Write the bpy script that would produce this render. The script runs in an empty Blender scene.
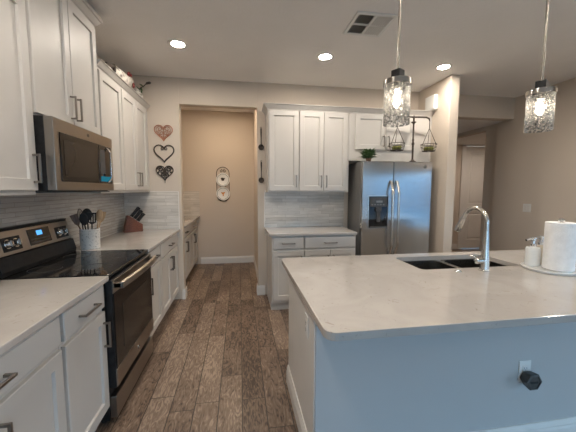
import bpy, bmesh, math, random
from mathutils import Vector, Matrix
random.seed(7)
PI = math.pi
S = bpy.context.scene
COL = S.collection

# ------------------------------------------------------------------ camera
cam_d = bpy.data.cameras.new('camera'); cam = bpy.data.objects.new('camera', cam_d); COL.objects.link(cam)
cam_d.sensor_fit = 'HORIZONTAL'; cam_d.sensor_width = 36.0; cam_d.lens = 298.47 / 576 * 36.0
cam_d.clip_start = 0.02; cam_d.clip_end = 200
PITCH, YAW, ROLL = -0.0876, 0.1608, 0.002
cam.location = (0, 0, 1.4024)
cam.rotation_mode = 'XYZ'
cam.matrix_world = Matrix.Translation((0, 0, 1.4024)) @ Matrix.Rotation(-YAW, 4, 'Z') @ Matrix.Rotation(PI / 2 + PITCH, 4, 'X') @ Matrix.Rotation(ROLL, 4, 'Z')
S.camera = cam

# ------------------------------------------------------------------ colour, sky, daylight
S.view_settings.view_transform = 'Standard'
S.view_settings.look = 'None'
S.view_settings.gamma = 1
S.view_settings.use_curve_mapping = False
S.view_settings.exposure = 0.27
SKY_COLOR, SKY_STRENGTH = (0.40, 0.70, 1.0), 4.2
CAN_LENS, CAN_COLOR = 320.0, (1.0, 0.905, 0.785)
FILL_NEAR, FILL_LIVING = 520.0, 60.0  # strengths of the added, unseen fill lights
PANTRY_STRENGTH, HALL_FILL = 360.0, 330.0
BULB_STRENGTH = 30.0

w = bpy.data.worlds.new('world'); S.world = w; w.use_nodes = True
nt = w.node_tree; bg = nt.nodes['Background']
tc = nt.nodes.new('ShaderNodeTexCoord'); sep = nt.nodes.new('ShaderNodeSeparateXYZ')
rmp = nt.nodes.new('ShaderNodeValToRGB')
rmp.color_ramp.elements[0].position = 0.495; rmp.color_ramp.elements[0].color = (0.20, 0.19, 0.17, 1)
rmp.color_ramp.elements[1].position = 0.505; rmp.color_ramp.elements[1].color = (*SKY_COLOR, 1)
mr = nt.nodes.new('ShaderNodeMapRange'); mr.inputs[1].default_value = -1; mr.inputs[2].default_value = 1
nt.links.new(tc.outputs['Generated'], sep.inputs[0]); nt.links.new(sep.outputs['Z'], mr.inputs[0])
nt.links.new(mr.outputs[0], rmp.inputs[0]); nt.links.new(rmp.outputs[0], bg.inputs[0])
bg.inputs[1].default_value = SKY_STRENGTH

def portal(loc, rot, sx, sy):
    d = bpy.data.lights.new('window_daylight', 'AREA'); d.shape = 'RECTANGLE'; d.size = sx; d.size_y = sy
    d.cycles.is_portal = True
    o = bpy.data.objects.new('window_daylight', d); COL.objects.link(o); o.location = loc; o.rotation_euler = rot
    return o
# sliding doors: one behind the camera, one on the right wall nearer than the frame
portal((.9, -3.32, 1.08), (-PI / 2, 0, 0), 4.1, 2.1)         # shines towards +Y
portal((4.12, -.675, 1.185), (0, PI / 2, 0), 1.33, 4.15)          # shines towards -X

# ------------------------------------------------------------------ materials
def lin(c):
    return tuple(((v / 255) / 12.92 if v / 255 <= 0.04045 else ((v / 255 + 0.055) / 1.055) ** 2.4) for v in c)
def mat(name, color, rough=0.5, metal=0.0, **kw):
    m = bpy.data.materials.new(name); m.use_nodes = True
    b = m.node_tree.nodes['Principled BSDF']
    b.inputs['Base Color'].default_value = (*color, 1); b.inputs['Roughness'].default_value = rough
    b.inputs['Metallic'].default_value = metal
    for k, v in kw.items(): b.inputs[k].default_value = v
    return m
def N(m, t, **kw):
    n = m.node_tree.nodes.new(t)
    for k, v in kw.items(): setattr(n, k, v)
    return n
def L(m, a, b): m.node_tree.links.new(a, b)
def P(m): return m.node_tree.nodes['Principled BSDF']
def noise_mix(m, c1, c2, scale, lo=0.35, hi=0.65, detail=4, stretch=(1, 1, 1), bump=0.0, bumpscale=None, coord='Object'):
    t = N(m, 'ShaderNodeTexCoord'); mp = N(m, 'ShaderNodeMapping'); mp.inputs['Scale'].default_value = stretch
    L(m, t.outputs[coord], mp.inputs[0])
    n = N(m, 'ShaderNodeTexNoise'); n.inputs['Scale'].default_value = scale; n.inputs['Detail'].default_value = detail
    L(m, mp.outputs[0], n.inputs['Vector'])
    r = N(m, 'ShaderNodeValToRGB')
    r.color_ramp.elements[0].position = lo; r.color_ramp.elements[0].color = (*c1, 1)
    r.color_ramp.elements[1].position = hi; r.color_ramp.elements[1].color = (*c2, 1)
    L(m, n.outputs['Fac'], r.inputs[0]); L(m, r.outputs[0], P(m).inputs['Base Color'])
    if bump:
        n2 = N(m, 'ShaderNodeTexNoise'); n2.inputs['Scale'].default_value = bumpscale or scale; n2.inputs['Detail'].default_value = 3
        L(m, mp.outputs[0], n2.inputs['Vector'])
        b = N(m, 'ShaderNodeBump'); b.inputs['Strength'].default_value = bump; b.inputs['Distance'].default_value = 0.01
        L(m, n2.outputs['Fac'], b.inputs['Height']); L(m, b.outputs[0], P(m).inputs['Normal'])
    return m
M = {}
M['wall'] = noise_mix(mat('wall_paint', (.5, .45, .4), .75), (.585, .508, .428), (.605, .525, .442), 1.2, bump=.06, bumpscale=90)
M['ceiling'] = noise_mix(mat('ceiling_paint', (.6, .57, .53), .85), (.83, .80, .765), (.86, .83, .795), 2.0, bump=.25, bumpscale=45)
M['trim'] = noise_mix(mat('trim_paint', (.7, .68, .65), .4), (.70, .675, .64), (.73, .70, .665), 3)
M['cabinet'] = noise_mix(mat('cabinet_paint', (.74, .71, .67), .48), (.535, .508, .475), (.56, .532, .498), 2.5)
M['island'] = noise_mix(mat('island_paint', (.5, .5, .5), .55), (.46, .455, .45), (.485, .48, .475), 1.5, bump=.04, bumpscale=80)
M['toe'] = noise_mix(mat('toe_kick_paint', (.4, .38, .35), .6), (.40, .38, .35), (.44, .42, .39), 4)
M['stainless'] = mat('brushed_stainless', (.40, .36, .32), .30, 1.0)
def brush(m, stretch, amt=.05):
    t = N(m, 'ShaderNodeTexCoord'); mp = N(m, 'ShaderNodeMapping'); mp.inputs['Scale'].default_value = stretch
    n = N(m, 'ShaderNodeTexNoise'); n.inputs['Scale'].default_value = 30; n.inputs['Detail'].default_value = 2
    L(m, t.outputs['Object'], mp.inputs[0]); L(m, mp.outputs[0], n.inputs['Vector'])
    r = N(m, 'ShaderNodeMapRange'); b0 = P(m).inputs['Roughness'].default_value
    r.inputs[3].default_value = b0 - amt; r.inputs[4].default_value = b0 + amt
    L(m, n.outputs['Fac'], r.inputs[0]); L(m, r.outputs[0], P(m).inputs['Roughness'])
    return m
brush(M['stainless'], (1, 1, 25), .012)
def aniso(m, vec, a):
    c = N(m, 'ShaderNodeCombineXYZ')
    for i in range(3): c.inputs[i].default_value = vec[i]
    P(m).inputs['Anisotropic'].default_value = a; L(m, c.outputs[0], P(m).inputs['Tangent'])
aniso(M['stainless'], (0, 1, 0), .6)
M['steel'] = brush(mat('satin_steel', (.62, .60, .57), .24, 1.0), (1, 1, 6), .01)
M['fridge_steel'] = brush(mat('fridge_stainless', (.56, .555, .55), .20, 1.0), (1, 1, 20), .006)
aniso(M['fridge_steel'], (1, 0, 0), .90)
M['oven_steel'] = brush(mat('dark_stainless', (.30, .275, .25), .30, 1.0), (1, 1, 8), .01)
M['fridge_side'] = noise_mix(mat('fridge_side_grey', (.16, .155, .15), .45), (.15, .145, .14), (.17, .165, .16), 40)
M['nickel'] = brush(mat('brushed_nickel', (.27, .245, .22), .34, 1.0), (1, 1, 10))
M['collar'] = brush(mat('collar_metal', (.46, .43, .40), .16, 1.0), (1, 1, 4), .01)
M['bronze'] = brush(mat('dark_pull_metal', (.15, .13, .115), .38, 1.0), (1, 1, 10))
M['chrome'] = brush(mat('chrome', (.78, .78, .78), .12, 1.0), (1, 1, 4), .02)
M['sink'] = brush(mat('sink_steel', (.27, .262, .25), .25, 1.0), (1, 18, 1), .02)
M['black_glass'] = noise_mix(mat('black_glass', (.012, .012, .013), .06), (.010, .010, .011), (.015, .015, .016), 5)
M['window_glass_dark'] = noise_mix(mat('oven_window_glass', (.03, .026, .023), .10), (.026, .022, .019), (.036, .031, .027), 3)
M['oven_glass'] = noise_mix(mat('oven_door_glass', (.01, .01, .01), .10), (.009, .009, .009), (.014, .013, .013), 5)
for k_ in ('oven_glass', 'window_glass_dark'): P(M[k_]).inputs['Specular IOR Level'].default_value = .22
M['black'] = noise_mix(mat('black_plastic', (.015, .015, .016), .4), (.012, .012, .013), (.02, .02, .021), 30)
P(M['black']).inputs['Specular IOR Level'].default_value = .2
M['iron'] = noise_mix(mat('dark_iron', (.04, .03, .025), .6, .15), (.03, .022, .018), (.07, .05, .038), 60)
M['copper'] = noise_mix(mat('copper_wire', (.45, .2, .12), .4, .7), (.36, .15, .09), (.52, .26, .17), 50)
M['wood_pale'] = noise_mix(mat('pale_wood', (.5, .33, .18), .55), (.40, .25, .13), (.55, .37, .21), 14, stretch=(6, 6, 1))
M['wood_dark'] = noise_mix(mat('dark_wood', (.12, .06, .03), .5), (.085, .042, .022), (.16, .085, .045), 14, stretch=(6, 6, 1))
M['wood_block'] = noise_mix(mat('cherry_wood', (.22, .07, .03), .4), (.12, .036, .017), (.19, .062, .028), 18, stretch=(4, 1, 4))
M['ceramic'] = noise_mix(mat('speckled_ceramic', (.7, .67, .62), .35), (.28, .26, .24), (.72, .69, .64), 70, .30, .44)
M['white_ceramic'] = noise_mix(mat('white_ceramic', (.82, .82, .80), .2), (.78, .78, .76), (.84, .84, .82), 5)
M['cream_ceramic'] = noise_mix(mat('cream_ceramic', (.55, .48, .38), .3), (.50, .43, .34), (.58, .51, .41), 5)
M['paper'] = noise_mix(mat('paper_towel', (.86, .86, .86), .9), (.82, .82, .82), (.90, .90, .90), 25, bump=.3, bumpscale=220)
M['card'] = noise_mix(mat('cardboard', (.4, .3, .2), .9), (.36, .27, .18), (.44, .33, .22), 40)
M['leaf'] = noise_mix(mat('leaf_green', (.07, .13, .05), .5), (.045, .095, .035), (.12, .20, .085), 22)
M['moss'] = noise_mix(mat('moss_green', (.2, .22, .04), .95), (.09, .10, .02), (.22, .22, .06), 70, bump=.9, bumpscale=160)
M['red'] = noise_mix(mat('red_glaze', (.35, .03, .03), .35), (.19, .014, .014), (.28, .026, .024), 20)
M['rooster'] = noise_mix(mat('rooster_glaze', (.6, .56, .5), .45), (.16, .13, .11), (.66, .62, .56), 34, .36, .52)
M['orange'] = noise_mix(mat('orange_glaze', (.6, .22, .03), .4), (.5, .16, .02), (.68, .28, .05), 20)
M['plastic_white'] = noise_mix(mat('white_plastic', (.75, .74, .71), .4), (.72, .71, .68), (.77, .76, .73), 6)
M['grey_plastic'] = noise_mix(mat('grey_plastic', (.06, .058, .055), .5), (.05, .048, .046), (.075, .072, .07), 20)
M['slot'] = noise_mix(mat('dark_slot', (.02, .02, .02), .8), (.015, .015, .015), (.025, .025, .025), 10)
M['pool'] = noise_mix(mat('pool_water', (.07, .14, .20), .35), (.08, .18, .26), (.11, .22, .30), 2)
P(M['pool']).inputs['Specular IOR Level'].default_value = .15
M['added_wall'] = noise_mix(mat('added_wall_blue', (.3, .3, .3), .9), (.22, .31, .40), (.26, .35, .44), 3)  # blue tint chosen for what the refrigerator steel mirrors
M['outdoor'] = noise_mix(mat('patio_paving', (.3, .28, .25), .9), (.26, .24, .21), (.34, .31, .28), 3)

def emit(name, color, strength):
    m = bpy.data.materials.new(name); m.use_nodes = True; t = m.node_tree
    t.nodes.remove(t.nodes['Principled BSDF'])
    e = t.nodes.new('ShaderNodeEmission'); e.inputs[0].default_value = (*color, 1); e.inputs[1].default_value = strength
    t.links.new(e.outputs[0], t.nodes['Material Output'].inputs[0]); return m
M['can'] = emit('can_lens_glow', CAN_COLOR, CAN_LENS)
M['fill_near'] = emit('near_fill_glow', CAN_COLOR, FILL_NEAR)
M['fill_island'] = emit('island_fill_glow', CAN_COLOR, FILL_NEAR * .42)
M['fill_living'] = emit('living_fill_glow', CAN_COLOR, FILL_LIVING)
M['can_pantry'] = emit('pantry_lens_glow', (1.0, .80, .58), PANTRY_STRENGTH)
M['hall'] = emit('hall_fill_glow', (1.0, .84, .70), HALL_FILL)
M['bulb'] = emit('bulb_glow', (1.0, .86, .68), BULB_STRENGTH)
M['display_blue'] = emit('blue_display', (.10, .38, .9), 1.3)
M['display_teal'] = emit('teal_display', (.03, .25, .36), 0.5)

def crackle_glass():
    m = bpy.data.materials.new('crackle_glass'); m.use_nodes = True; t = m.node_tree
    t.nodes.remove(t.nodes['Principled BSDF']); out = t.nodes['Material Output']
    tc = t.nodes.new('ShaderNodeTexCoord')
    v = t.nodes.new('ShaderNodeTexVoronoi'); v.feature = 'DISTANCE_TO_EDGE'; v.inputs['Scale'].default_value = 75
    nz = t.nodes.new('ShaderNodeTexNoise'); nz.inputs['Scale'].default_value = 60; nz.inputs['Detail'].default_value = 3
    t.links.new(tc.outputs['Object'], v.inputs['Vector']); t.links.new(tc.outputs['Object'], nz.inputs['Vector'])
    bp = t.nodes.new('ShaderNodeBump'); bp.inputs['Strength'].default_value = 1.0; bp.inputs['Distance'].default_value = .004
    t.links.new(nz.outputs['Fac'], bp.inputs['Height'])
    gl = t.nodes.new('ShaderNodeBsdfGlossy'); gl.inputs['Roughness'].default_value = .08; gl.inputs['Color'].default_value = (.95, .95, .95, 1)
    t.links.new(bp.outputs[0], gl.inputs['Normal'])
    tr = t.nodes.new('ShaderNodeBsdfTransparent'); tr.inputs[0].default_value = (.93, .94, .94, 1)
    n3 = t.nodes.new('ShaderNodeTexNoise'); n3.inputs['Scale'].default_value = 95; n3.inputs['Detail'].default_value = 2
    t.links.new(tc.outputs['Object'], n3.inputs['Vector'])
    r3 = t.nodes.new('ShaderNodeValToRGB'); r3.color_ramp.elements[0].position = .42; r3.color_ramp.elements[0].color = (.36, .36, .36, 1)  # dark flecks colour in the surroundings that crazing would refract; glass is clear
    r3.color_ramp.elements[1].position = .50; r3.color_ramp.elements[1].color = (.97, .97, .97, 1)
    t.links.new(n3.outputs['Fac'], r3.inputs[0]); t.links.new(r3.outputs[0], tr.inputs[0])
    tl = t.nodes.new('ShaderNodeBsdfTranslucent'); tl.inputs[0].default_value = (.95, .95, .93, 1)
    df = t.nodes.new('ShaderNodeBsdfRefraction'); df.inputs['IOR'].default_value = 1.45; df.inputs['Roughness'].default_value = .05
    t.links.new(bp.outputs[0], df.inputs['Normal'])
    m1 = t.nodes.new('ShaderNodeMixShader')   # clear | glossy
    fr = t.nodes.new('ShaderNodeLayerWeight'); fr.inputs['Blend'].default_value = .25
    t.links.new(fr.outputs['Fresnel'], m1.inputs[0]); t.links.new(tr.outputs[0], m1.inputs[1]); t.links.new(gl.outputs[0], m1.inputs[2])
    m2 = t.nodes.new('ShaderNodeMixShader')   # cracks catch the light
    r = t.nodes.new('ShaderNodeValToRGB'); r.color_ramp.elements[0].position = .03; r.color_ramp.elements[0].color = (.24, .24, .24, 1)
    r.color_ramp.elements[1].position = .10; r.color_ramp.elements[1].color = (.015, .015, .015, 1)
    t.links.new(v.outputs['Distance'], r.inputs[0])
    m3 = t.nodes.new('ShaderNodeMixShader')
    rn = t.nodes.new('ShaderNodeValToRGB'); rn.color_ramp.elements[0].position = .5; rn.color_ramp.elements[0].color = (0, 0, 0, 1)
    rn.color_ramp.elements[1].position = .58; rn.color_ramp.elements[1].color = (.30, .30, .30, 1)
    t.links.new(nz.outputs['Fac'], rn.inputs[0])
    t.links.new(rn.outputs[0], m3.inputs[0]); t.links.new(m1.outputs[0], m3.inputs[1]); t.links.new(df.outputs[0], m3.inputs[2])
    t.links.new(r.outputs[0], m2.inputs[0]); t.links.new(m3.outputs[0], m2.inputs[1]); t.links.new(tl.outputs[0], m2.inputs[2])
    t.links.new(m2.outputs[0], out.inputs[0]); return m
M['crackle'] = crackle_glass()
def pane_glass():
    m = bpy.data.materials.new('window_glass'); m.use_nodes = True; t = m.node_tree
    t.nodes.remove(t.nodes['Principled BSDF']); out = t.nodes['Material Output']
    tr = t.nodes.new('ShaderNodeBsdfTransparent'); gl = t.nodes.new('ShaderNodeBsdfGlossy'); gl.inputs['Roughness'].default_value = .02
    mx = t.nodes.new('ShaderNodeMixShader'); mx.inputs[0].default_value = .05
    t.links.new(tr.outputs[0], mx.inputs[1]); t.links.new(gl.outputs[0], mx.inputs[2])
    t.links.new(mx.outputs[0], out.inputs[0]); return m
M['pane'] = pane_glass()

def quartz():
    m = mat('white_quartz', (.7, .66, .6), .10)
    t = N(m, 'ShaderNodeTexCoord')
    n1 = N(m, 'ShaderNodeTexNoise'); n1.inputs['Scale'].default_value = 3.5; n1.inputs['Detail'].default_value = 6; n1.inputs['Distortion'].default_value = 1.6
    n2 = N(m, 'ShaderNodeTexNoise'); n2.inputs['Scale'].default_value = 22; n2.inputs['Detail'].default_value = 4; n2.inputs['Distortion'].default_value = 2.5
    for n in (n1, n2): L(m, t.outputs['Object'], n.inputs['Vector'])
    r1 = N(m, 'ShaderNodeValToRGB'); e = r1.color_ramp.elements
    e[0].position = .40; e[0].color = (.445, .412, .383, 1); e[1].position = .62; e[1].color = (.485, .450, .420, 1)
    r2 = N(m, 'ShaderNodeValToRGB'); e = r2.color_ramp.elements
    e[0].position = .27; e[0].color = (.70, .67, .64, 1); e[1].position = .36; e[1].color = (1, 1, 1, 1)
    mx = N(m, 'ShaderNodeMix', data_type='RGBA', blend_type='MULTIPLY'); mx.inputs[0].default_value = .9
    L(m, n1.outputs['Fac'], r1.inputs[0]); L(m, n2.outputs['Fac'], r2.inputs[0])
    L(m, r1.outputs[0], mx.inputs[6]); L(m, r2.outputs[0], mx.inputs[7]); L(m, mx.outputs[2], P(m).inputs['Base Color'])
    return m
M['quartz'] = quartz()

def planks():
    m = mat('wood_plank_floor', (.2, .14, .1), .40)
    t = N(m, 'ShaderNodeTexCoord'); sp = N(m, 'ShaderNodeSeparateXYZ'); L(m, t.outputs['Object'], sp.inputs[0])
    def math_(op, a, b=None):
        n = N(m, 'ShaderNodeMath', operation=op)
        for i, v in enumerate((a, b)):
            if v is None: continue
            if isinstance(v, (int, float)): n.inputs[i].default_value = v
            else: L(m, v, n.inputs[i])
        return n.outputs[0]
    u = math_('DIVIDE', math_('ADD', sp.outputs['X'], 10.03), .152)
    row = math_('FLOOR', u); fu = math_('FRACT', u)
    wn = N(m, 'ShaderNodeTexWhiteNoise', noise_dimensions='1D'); L(m, row, wn.inputs['W'])
    v = math_('ADD', math_('DIVIDE', math_('ADD', sp.outputs['Y'], 10), .92), wn.outputs['Value'])
    pid = math_('FLOOR', v); fv = math_('FRACT', v)
    cb = N(m, 'ShaderNodeCombineXYZ'); L(m, row, cb.inputs[0]); L(m, pid, cb.inputs[1])
    w2 = N(m, 'ShaderNodeTexWhiteNoise', noise_dimensions='3D'); L(m, cb.outputs[0], w2.inputs['Vector'])
    # grain coordinates shifted per plank
    sc = N(m, 'ShaderNodeVectorMath', operation='SCALE'); L(m, w2.outputs['Color'], sc.inputs[0]); sc.inputs['Scale'].default_value = 30
    ad = N(m, 'ShaderNodeVectorMath', operation='ADD'); L(m, t.outputs['Object'], ad.inputs[0]); L(m, sc.outputs[0], ad.inputs[1])
    def grain(scale, stretch, detail, dist):
        mp = N(m, 'ShaderNodeMapping'); mp.inputs['Scale'].default_value = stretch; L(m, ad.outputs[0], mp.inputs[0])
        n = N(m, 'ShaderNodeTexNoise'); n.inputs['Scale'].default_value = scale; n.inputs['Detail'].default_value = detail; n.inputs['Distortion'].default_value = dist
        L(m, mp.outputs[0], n.inputs['Vector']); return n.outputs['Fac']
    g1 = grain(8, (3.2, .9, 1), 10, 3.0); g2 = grain(40, (3, .35, 1), 5, .6); g3 = grain(2.2, (1.4, .8, 1), 3, .5)
    s = math_('ADD', math_('MULTIPLY', g1, .75), math_('ADD', math_('MULTIPLY', g2, .35), math_('MULTIPLY', g3, .35)))
    s = math_('ADD', s, math_('MULTIPLY', math_('SUBTRACT', w2.outputs['Value'], .5), .16))
    s = math_('ADD', math_('MULTIPLY', math_('SUBTRACT', s, .73), 1.35), .73)
    r = N(m, 'ShaderNodeValToRGB'); e = r.color_ramp.elements
    e[0].position = .50; e[0].color = (.042, .027, .020, 1)
    e[1].position = .99; e[1].color = (.340, .255, .195, 1)
    for pos, c in ((.60, (.105, .069, .050)), (.72, (.172, .117, .085)), (.84, (.205, .150, .112))):
        k = e.new(pos); k.color = (*c, 1)
    L(m, s, r.inputs[0])
    # joints
    du = math_('MINIMUM', fu, math_('SUBTRACT', 1, fu)); dv = math_('MINIMUM', fv, math_('SUBTRACT', 1, fv))
    ju = math_('GREATER_THAN', du, .020); jv = math_('GREATER_THAN', dv, .0028)
    j = math_('MULTIPLY', ju, jv)
    mx = N(m, 'ShaderNodeMix', data_type='RGBA'); L(m, j, mx.inputs[0]); mx.inputs[6].default_value = (.038, .027, .020, 1)
    L(m, r.outputs[0], mx.inputs[7]); L(m, mx.outputs[2], P(m).inputs['Base Color'])
    b = N(m, 'ShaderNodeBump'); b.inputs['Strength'].default_value = .35; b.inputs['Distance'].default_value = .004
    L(m, math_('ADD', math_('MULTIPLY', g1, .4), j), b.inputs['Height']); L(m, b.outputs[0], P(m).inputs['Normal'])
    return m
M['floor'] = planks()

def tile(name, axes, row, k):
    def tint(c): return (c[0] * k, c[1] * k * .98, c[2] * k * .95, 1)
    m = mat(name, (.55, .53, .5), .16)
    t = N(m, 'ShaderNodeTexCoord'); sp = N(m, 'ShaderNodeSeparateXYZ'); cb = N(m, 'ShaderNodeCombineXYZ')
    L(m, t.outputs['Object'], sp.inputs[0]); L(m, sp.outputs[axes[0]], cb.inputs[0]); L(m, sp.outputs['Z'], cb.inputs[1])
    b = N(m, 'ShaderNodeTexBrick'); b.offset = .37; b.offset_frequency = 2; b.squash = .7; b.squash_frequency = 3
    b.inputs['Scale'].default_value = 1; b.inputs['Brick Width'].default_value = .30; b.inputs['Row Height'].default_value = row
    b.inputs['Mortar Size'].default_value = .0018; b.inputs['Mortar Smooth'].default_value = .2
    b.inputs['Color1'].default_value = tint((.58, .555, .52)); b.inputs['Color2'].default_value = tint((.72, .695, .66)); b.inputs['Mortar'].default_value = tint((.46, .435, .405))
    L(m, cb.outputs[0], b.inputs['Vector'])
    n = N(m, 'ShaderNodeTexNoise'); n.inputs['Scale'].default_value = 5; n.inputs['Detail'].default_value = 5; n.inputs['Distortion'].default_value = .8
    mp = N(m, 'ShaderNodeMapping'); mp.inputs['Scale'].default_value = (1, 9, 1); L(m, cb.outputs[0], mp.inputs[0]); L(m, mp.outputs[0], n.inputs['Vector'])
    r = N(m, 'ShaderNodeValToRGB'); r.color_ramp.elements[0].position = .3; r.color_ramp.elements[0].color = (.80, .775, .75, 1)
    r.color_ramp.elements[1].position = .6; r.color_ramp.elements[1].color = (1, 1, 1, 1); L(m, n.outputs['Fac'], r.inputs[0])
    mx = N(m, 'ShaderNodeMix', data_type='RGBA', blend_type='MULTIPLY'); mx.inputs[0].default_value = .8
    L(m, b.outputs['Color'], mx.inputs[6]); L(m, r.outputs[0], mx.inputs[7]); L(m, mx.outputs[2], P(m).inputs['Base Color'])
    bp = N(m, 'ShaderNodeBump'); bp.inputs['Strength'].default_value = .5; bp.inputs['Distance'].default_value = .002; bp.invert = True
    L(m, b.outputs['Fac'], bp.inputs['Height']); L(m, bp.outputs[0], P(m).inputs['Normal'])
    return m
M['tile_y'] = tile('linear_tile_shaded', 'Y', .030, .80); M['tile_x'] = tile('linear_tile_back', 'X', .0415, 1.0)  # side tile tinted darker, putting that wall's shading into the colour

# ------------------------------------------------------------------ mesh helpers
def B(): return bmesh.new()
def box(bm, x0, x1, y0, y1, z0, z1):
    v = [bm.verts.new((x, y, z)) for z in (z0, z1) for y in (y0, y1) for x in (x0, x1)]
    for f in ((0, 2, 3, 1), (4, 5, 7, 6), (0, 1, 5, 4), (2, 6, 7, 3), (0, 4, 6, 2), (1, 3, 7, 5)):
        bm.faces.new([v[i] for i in f])
    return bm
def loft(bm, loops, cap0=True, cap1=True, smooth=False, closed=True):
    R = [[bm.verts.new(p) for p in l] for l in loops]
    n = len(R[0])
    for a, b in zip(R, R[1:]):
        for i in range(n if closed else n - 1):
            f = bm.faces.new((a[i], a[(i + 1) % n], b[(i + 1) % n], b[i])); f.smooth = smooth
    for c_, l_ in ((cap0, R[0][::-1]), (cap1, R[-1])):
        if c_:
            for e_ in bm.faces.new(l_).edges: e_.smooth = False
    return bm
def ring(r, z, n=24, cx=0, cy=0):
    return [(cx + r * math.cos(2 * PI * i / n), cy + r * math.sin(2 * PI * i / n), z) for i in range(n)]
def lathe(bm, prof, n=28, cx=0, cy=0, cap0=True, cap1=True):
    return loft(bm, [ring(max(r, 1e-4), z, n, cx, cy) for r, z in prof], cap0, cap1, True)
def rrect(x0, x1, y0, y1, r, z, k=5):
    pts = []
    for cx, cy, a in ((x1 - r, y1 - r, 0), (x0 + r, y1 - r, 90), (x0 + r, y0 + r, 180), (x1 - r, y0 + r, 270)):
        for i in range(k + 1):
            t = math.radians(a + 90 * i / k); pts.append((cx + r * math.cos(t), cy + r * math.sin(t), z))
    return pts
def tube(bm, pts, r, n=8, closed=False, cap=True):
    pts = [Vector(p) for p in pts]; m = len(pts)
    rad = r if isinstance(r, (list, tuple)) else [r] * m
    T = []
    for i in range(m):
        a = pts[(i - 1) % m] if (closed or i > 0) else pts[i]; b = pts[(i + 1) % m] if (closed or i < m - 1) else pts[i]
        T.append((b - a).normalized())
    ref = Vector((0, 0, 1)) if abs(T[0].z) < .9 else Vector((1, 0, 0))
    u = (ref - T[0] * ref.dot(T[0])).normalized(); loops = []
    for i in range(m):
        u = u - T[i] * u.dot(T[i])
        u = u.normalized() if u.length > 1e-6 else T[i].orthogonal().normalized()
        v = T[i].cross(u)
        loops.append([pts[i] + (u * math.cos(2 * PI * k / n) + v * math.sin(2 * PI * k / n)) * rad[i] for k in range(n)])
    if closed: loops.append(loops[0]); loft(bm, loops, False, False, True)
    else: loft(bm, loops, cap, cap, True)
    return bm
def ball(bm, c, r, sx=1, sy=1, sz=1, u=14, v=9, jit=0):
    mt = Matrix.Translation(c) @ Matrix.Diagonal((sx, sy, sz, 1))
    g = bmesh.ops.create_uvsphere(bm, u_segments=u, v_segments=v, radius=r, matrix=mt)
    for x in g['verts']:
        if jit: x.co += Vector((random.uniform(-jit, jit), random.uniform(-jit, jit), random.uniform(-jit, jit)))
        for f in x.link_faces: f.smooth = True
    return bm
def cyl(bm, a, b, r, n=20): return tube(bm, [a, b], r, n)
def obj(name, bm, m, parent=None, loc=None, bevel=0.0, seg=2, weld=False):
    if weld: bmesh.ops.remove_doubles(bm, verts=bm.verts, dist=1e-6)
    bmesh.ops.recalc_face_normals(bm, faces=bm.faces)
    for e_ in bm.edges:
        if len(e_.link_faces) == 2 and e_.calc_face_angle(0) > .65: e_.smooth = False
    me = bpy.data.meshes.new(name); bm.to_mesh(me); bm.free()
    me.materials.append(M[m] if isinstance(m, str) else m)
    o = bpy.data.objects.new(name, me); COL.objects.link(o)
    if parent: o.parent = parent
    if loc: o.location = loc
    if bevel:
        b = o.modifiers.new('bevel', 'BEVEL'); b.width = bevel; b.segments = seg; b.limit_method = 'ANGLE'; b.angle_limit = math.radians(40)
        b.harden_normals = False
    return o
def tag(o, label, cat, group=None):
    o['label'] = label; o['category'] = cat
    if group: o['group'] = group
    return o
def thing(name, label, cat, loc=(0, 0, 0), rot=0, group=None):
    o = bpy.data.objects.new(name, None); COL.objects.link(o); o.empty_display_size = .05
    o.location = loc; o.rotation_euler = (0, 0, rot)
    return tag(o, label, cat, group)
def struct(name, bm, m, bevel=0.0, parent=None):
    o = obj(name, bm, m, parent, bevel=bevel)
    if not parent: o['kind'] = 'structure'
    return o
def copy_thing(root, loc, label, group=None, rot=None):
    r = root.copy(); COL.objects.link(r); r.location = loc; r['label'] = label
    if rot is not None: r.rotation_euler = (0, 0, rot)
    if group: r['group'] = group
    for ch in list(root.children):
        c = ch.copy(); COL.objects.link(c); c.parent = r
        for g in list(ch.children):
            d = g.copy(); COL.objects.link(d); d.parent = c
    return r

# ------------------------------------------------------------------ the room
XL, XR, YB, ZC = -1.39, 3.99, 3.90, 2.7485
YF, YP = -3.25, 5.74
OX0, OX1, OZ = -0.7146, 0.2328, 2.44          # pantry opening
PX0, PX1, PY = 2.457, 2.579, 3.263            # partition beside the refrigerator
struct('floor', box(B(), -1.6, 7.2, -3.4, 7.0, -.1, 0), 'floor')
struct('ceiling', box(B(), -1.6, 4.2, -3.4, 4.02, ZC, ZC + .12), 'ceiling')
struct('ceiling_pantry', box(B(), -1.6, 2.5, 4.02, 7.0, 2.83, 2.95), 'ceiling')
struct('ceiling_hall', box(B(), 2.5, 7.2, 4.02, 7.0, 2.45, 2.57), 'ceiling')
struct('wall_left', box(B(), XL - .12, XL, -3.4, 7.0, 0, 2.95), 'wall')
bm = B()
box(bm, XL, OX0, YB, YB + .12, 0, ZC); box(bm, OX0, OX1, YB, YB + .12, OZ, ZC); box(bm, OX1, PX1, YB, YB + .12, 0, ZC)
box(bm, PX1, XR, YB, YB + .14, 2.44, ZC)
struct('wall_back', bm, 'wall', bevel=.004)
struct('wall_partition', box(B(), PX0, PX1, PY, 6.3, 0, ZC), 'wall', bevel=.01)
bm = B()
box(bm, XR, XR + .12, 1.4, 4.18, 0, ZC); box(bm, XR, XR + .12, -3.4, -2.75, 0, ZC); box(bm, XR, XR + .12, -2.75, 1.4, 1.85, ZC); box(bm, XR, XR + .12, -2.75, 1.4, 0, .52)
box(bm, XR + .04, XR + .16, 4.18, 4.44, 0, 2.6); box(bm, XR + .04, XR + .16, 4.44, 5.75, 2.385, 2.6); box(bm, XR + .04, XR + .16, 5.75, 6.3, 0, 2.6)
struct('wall_right', bm, 'wall')
bm = B()
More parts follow.
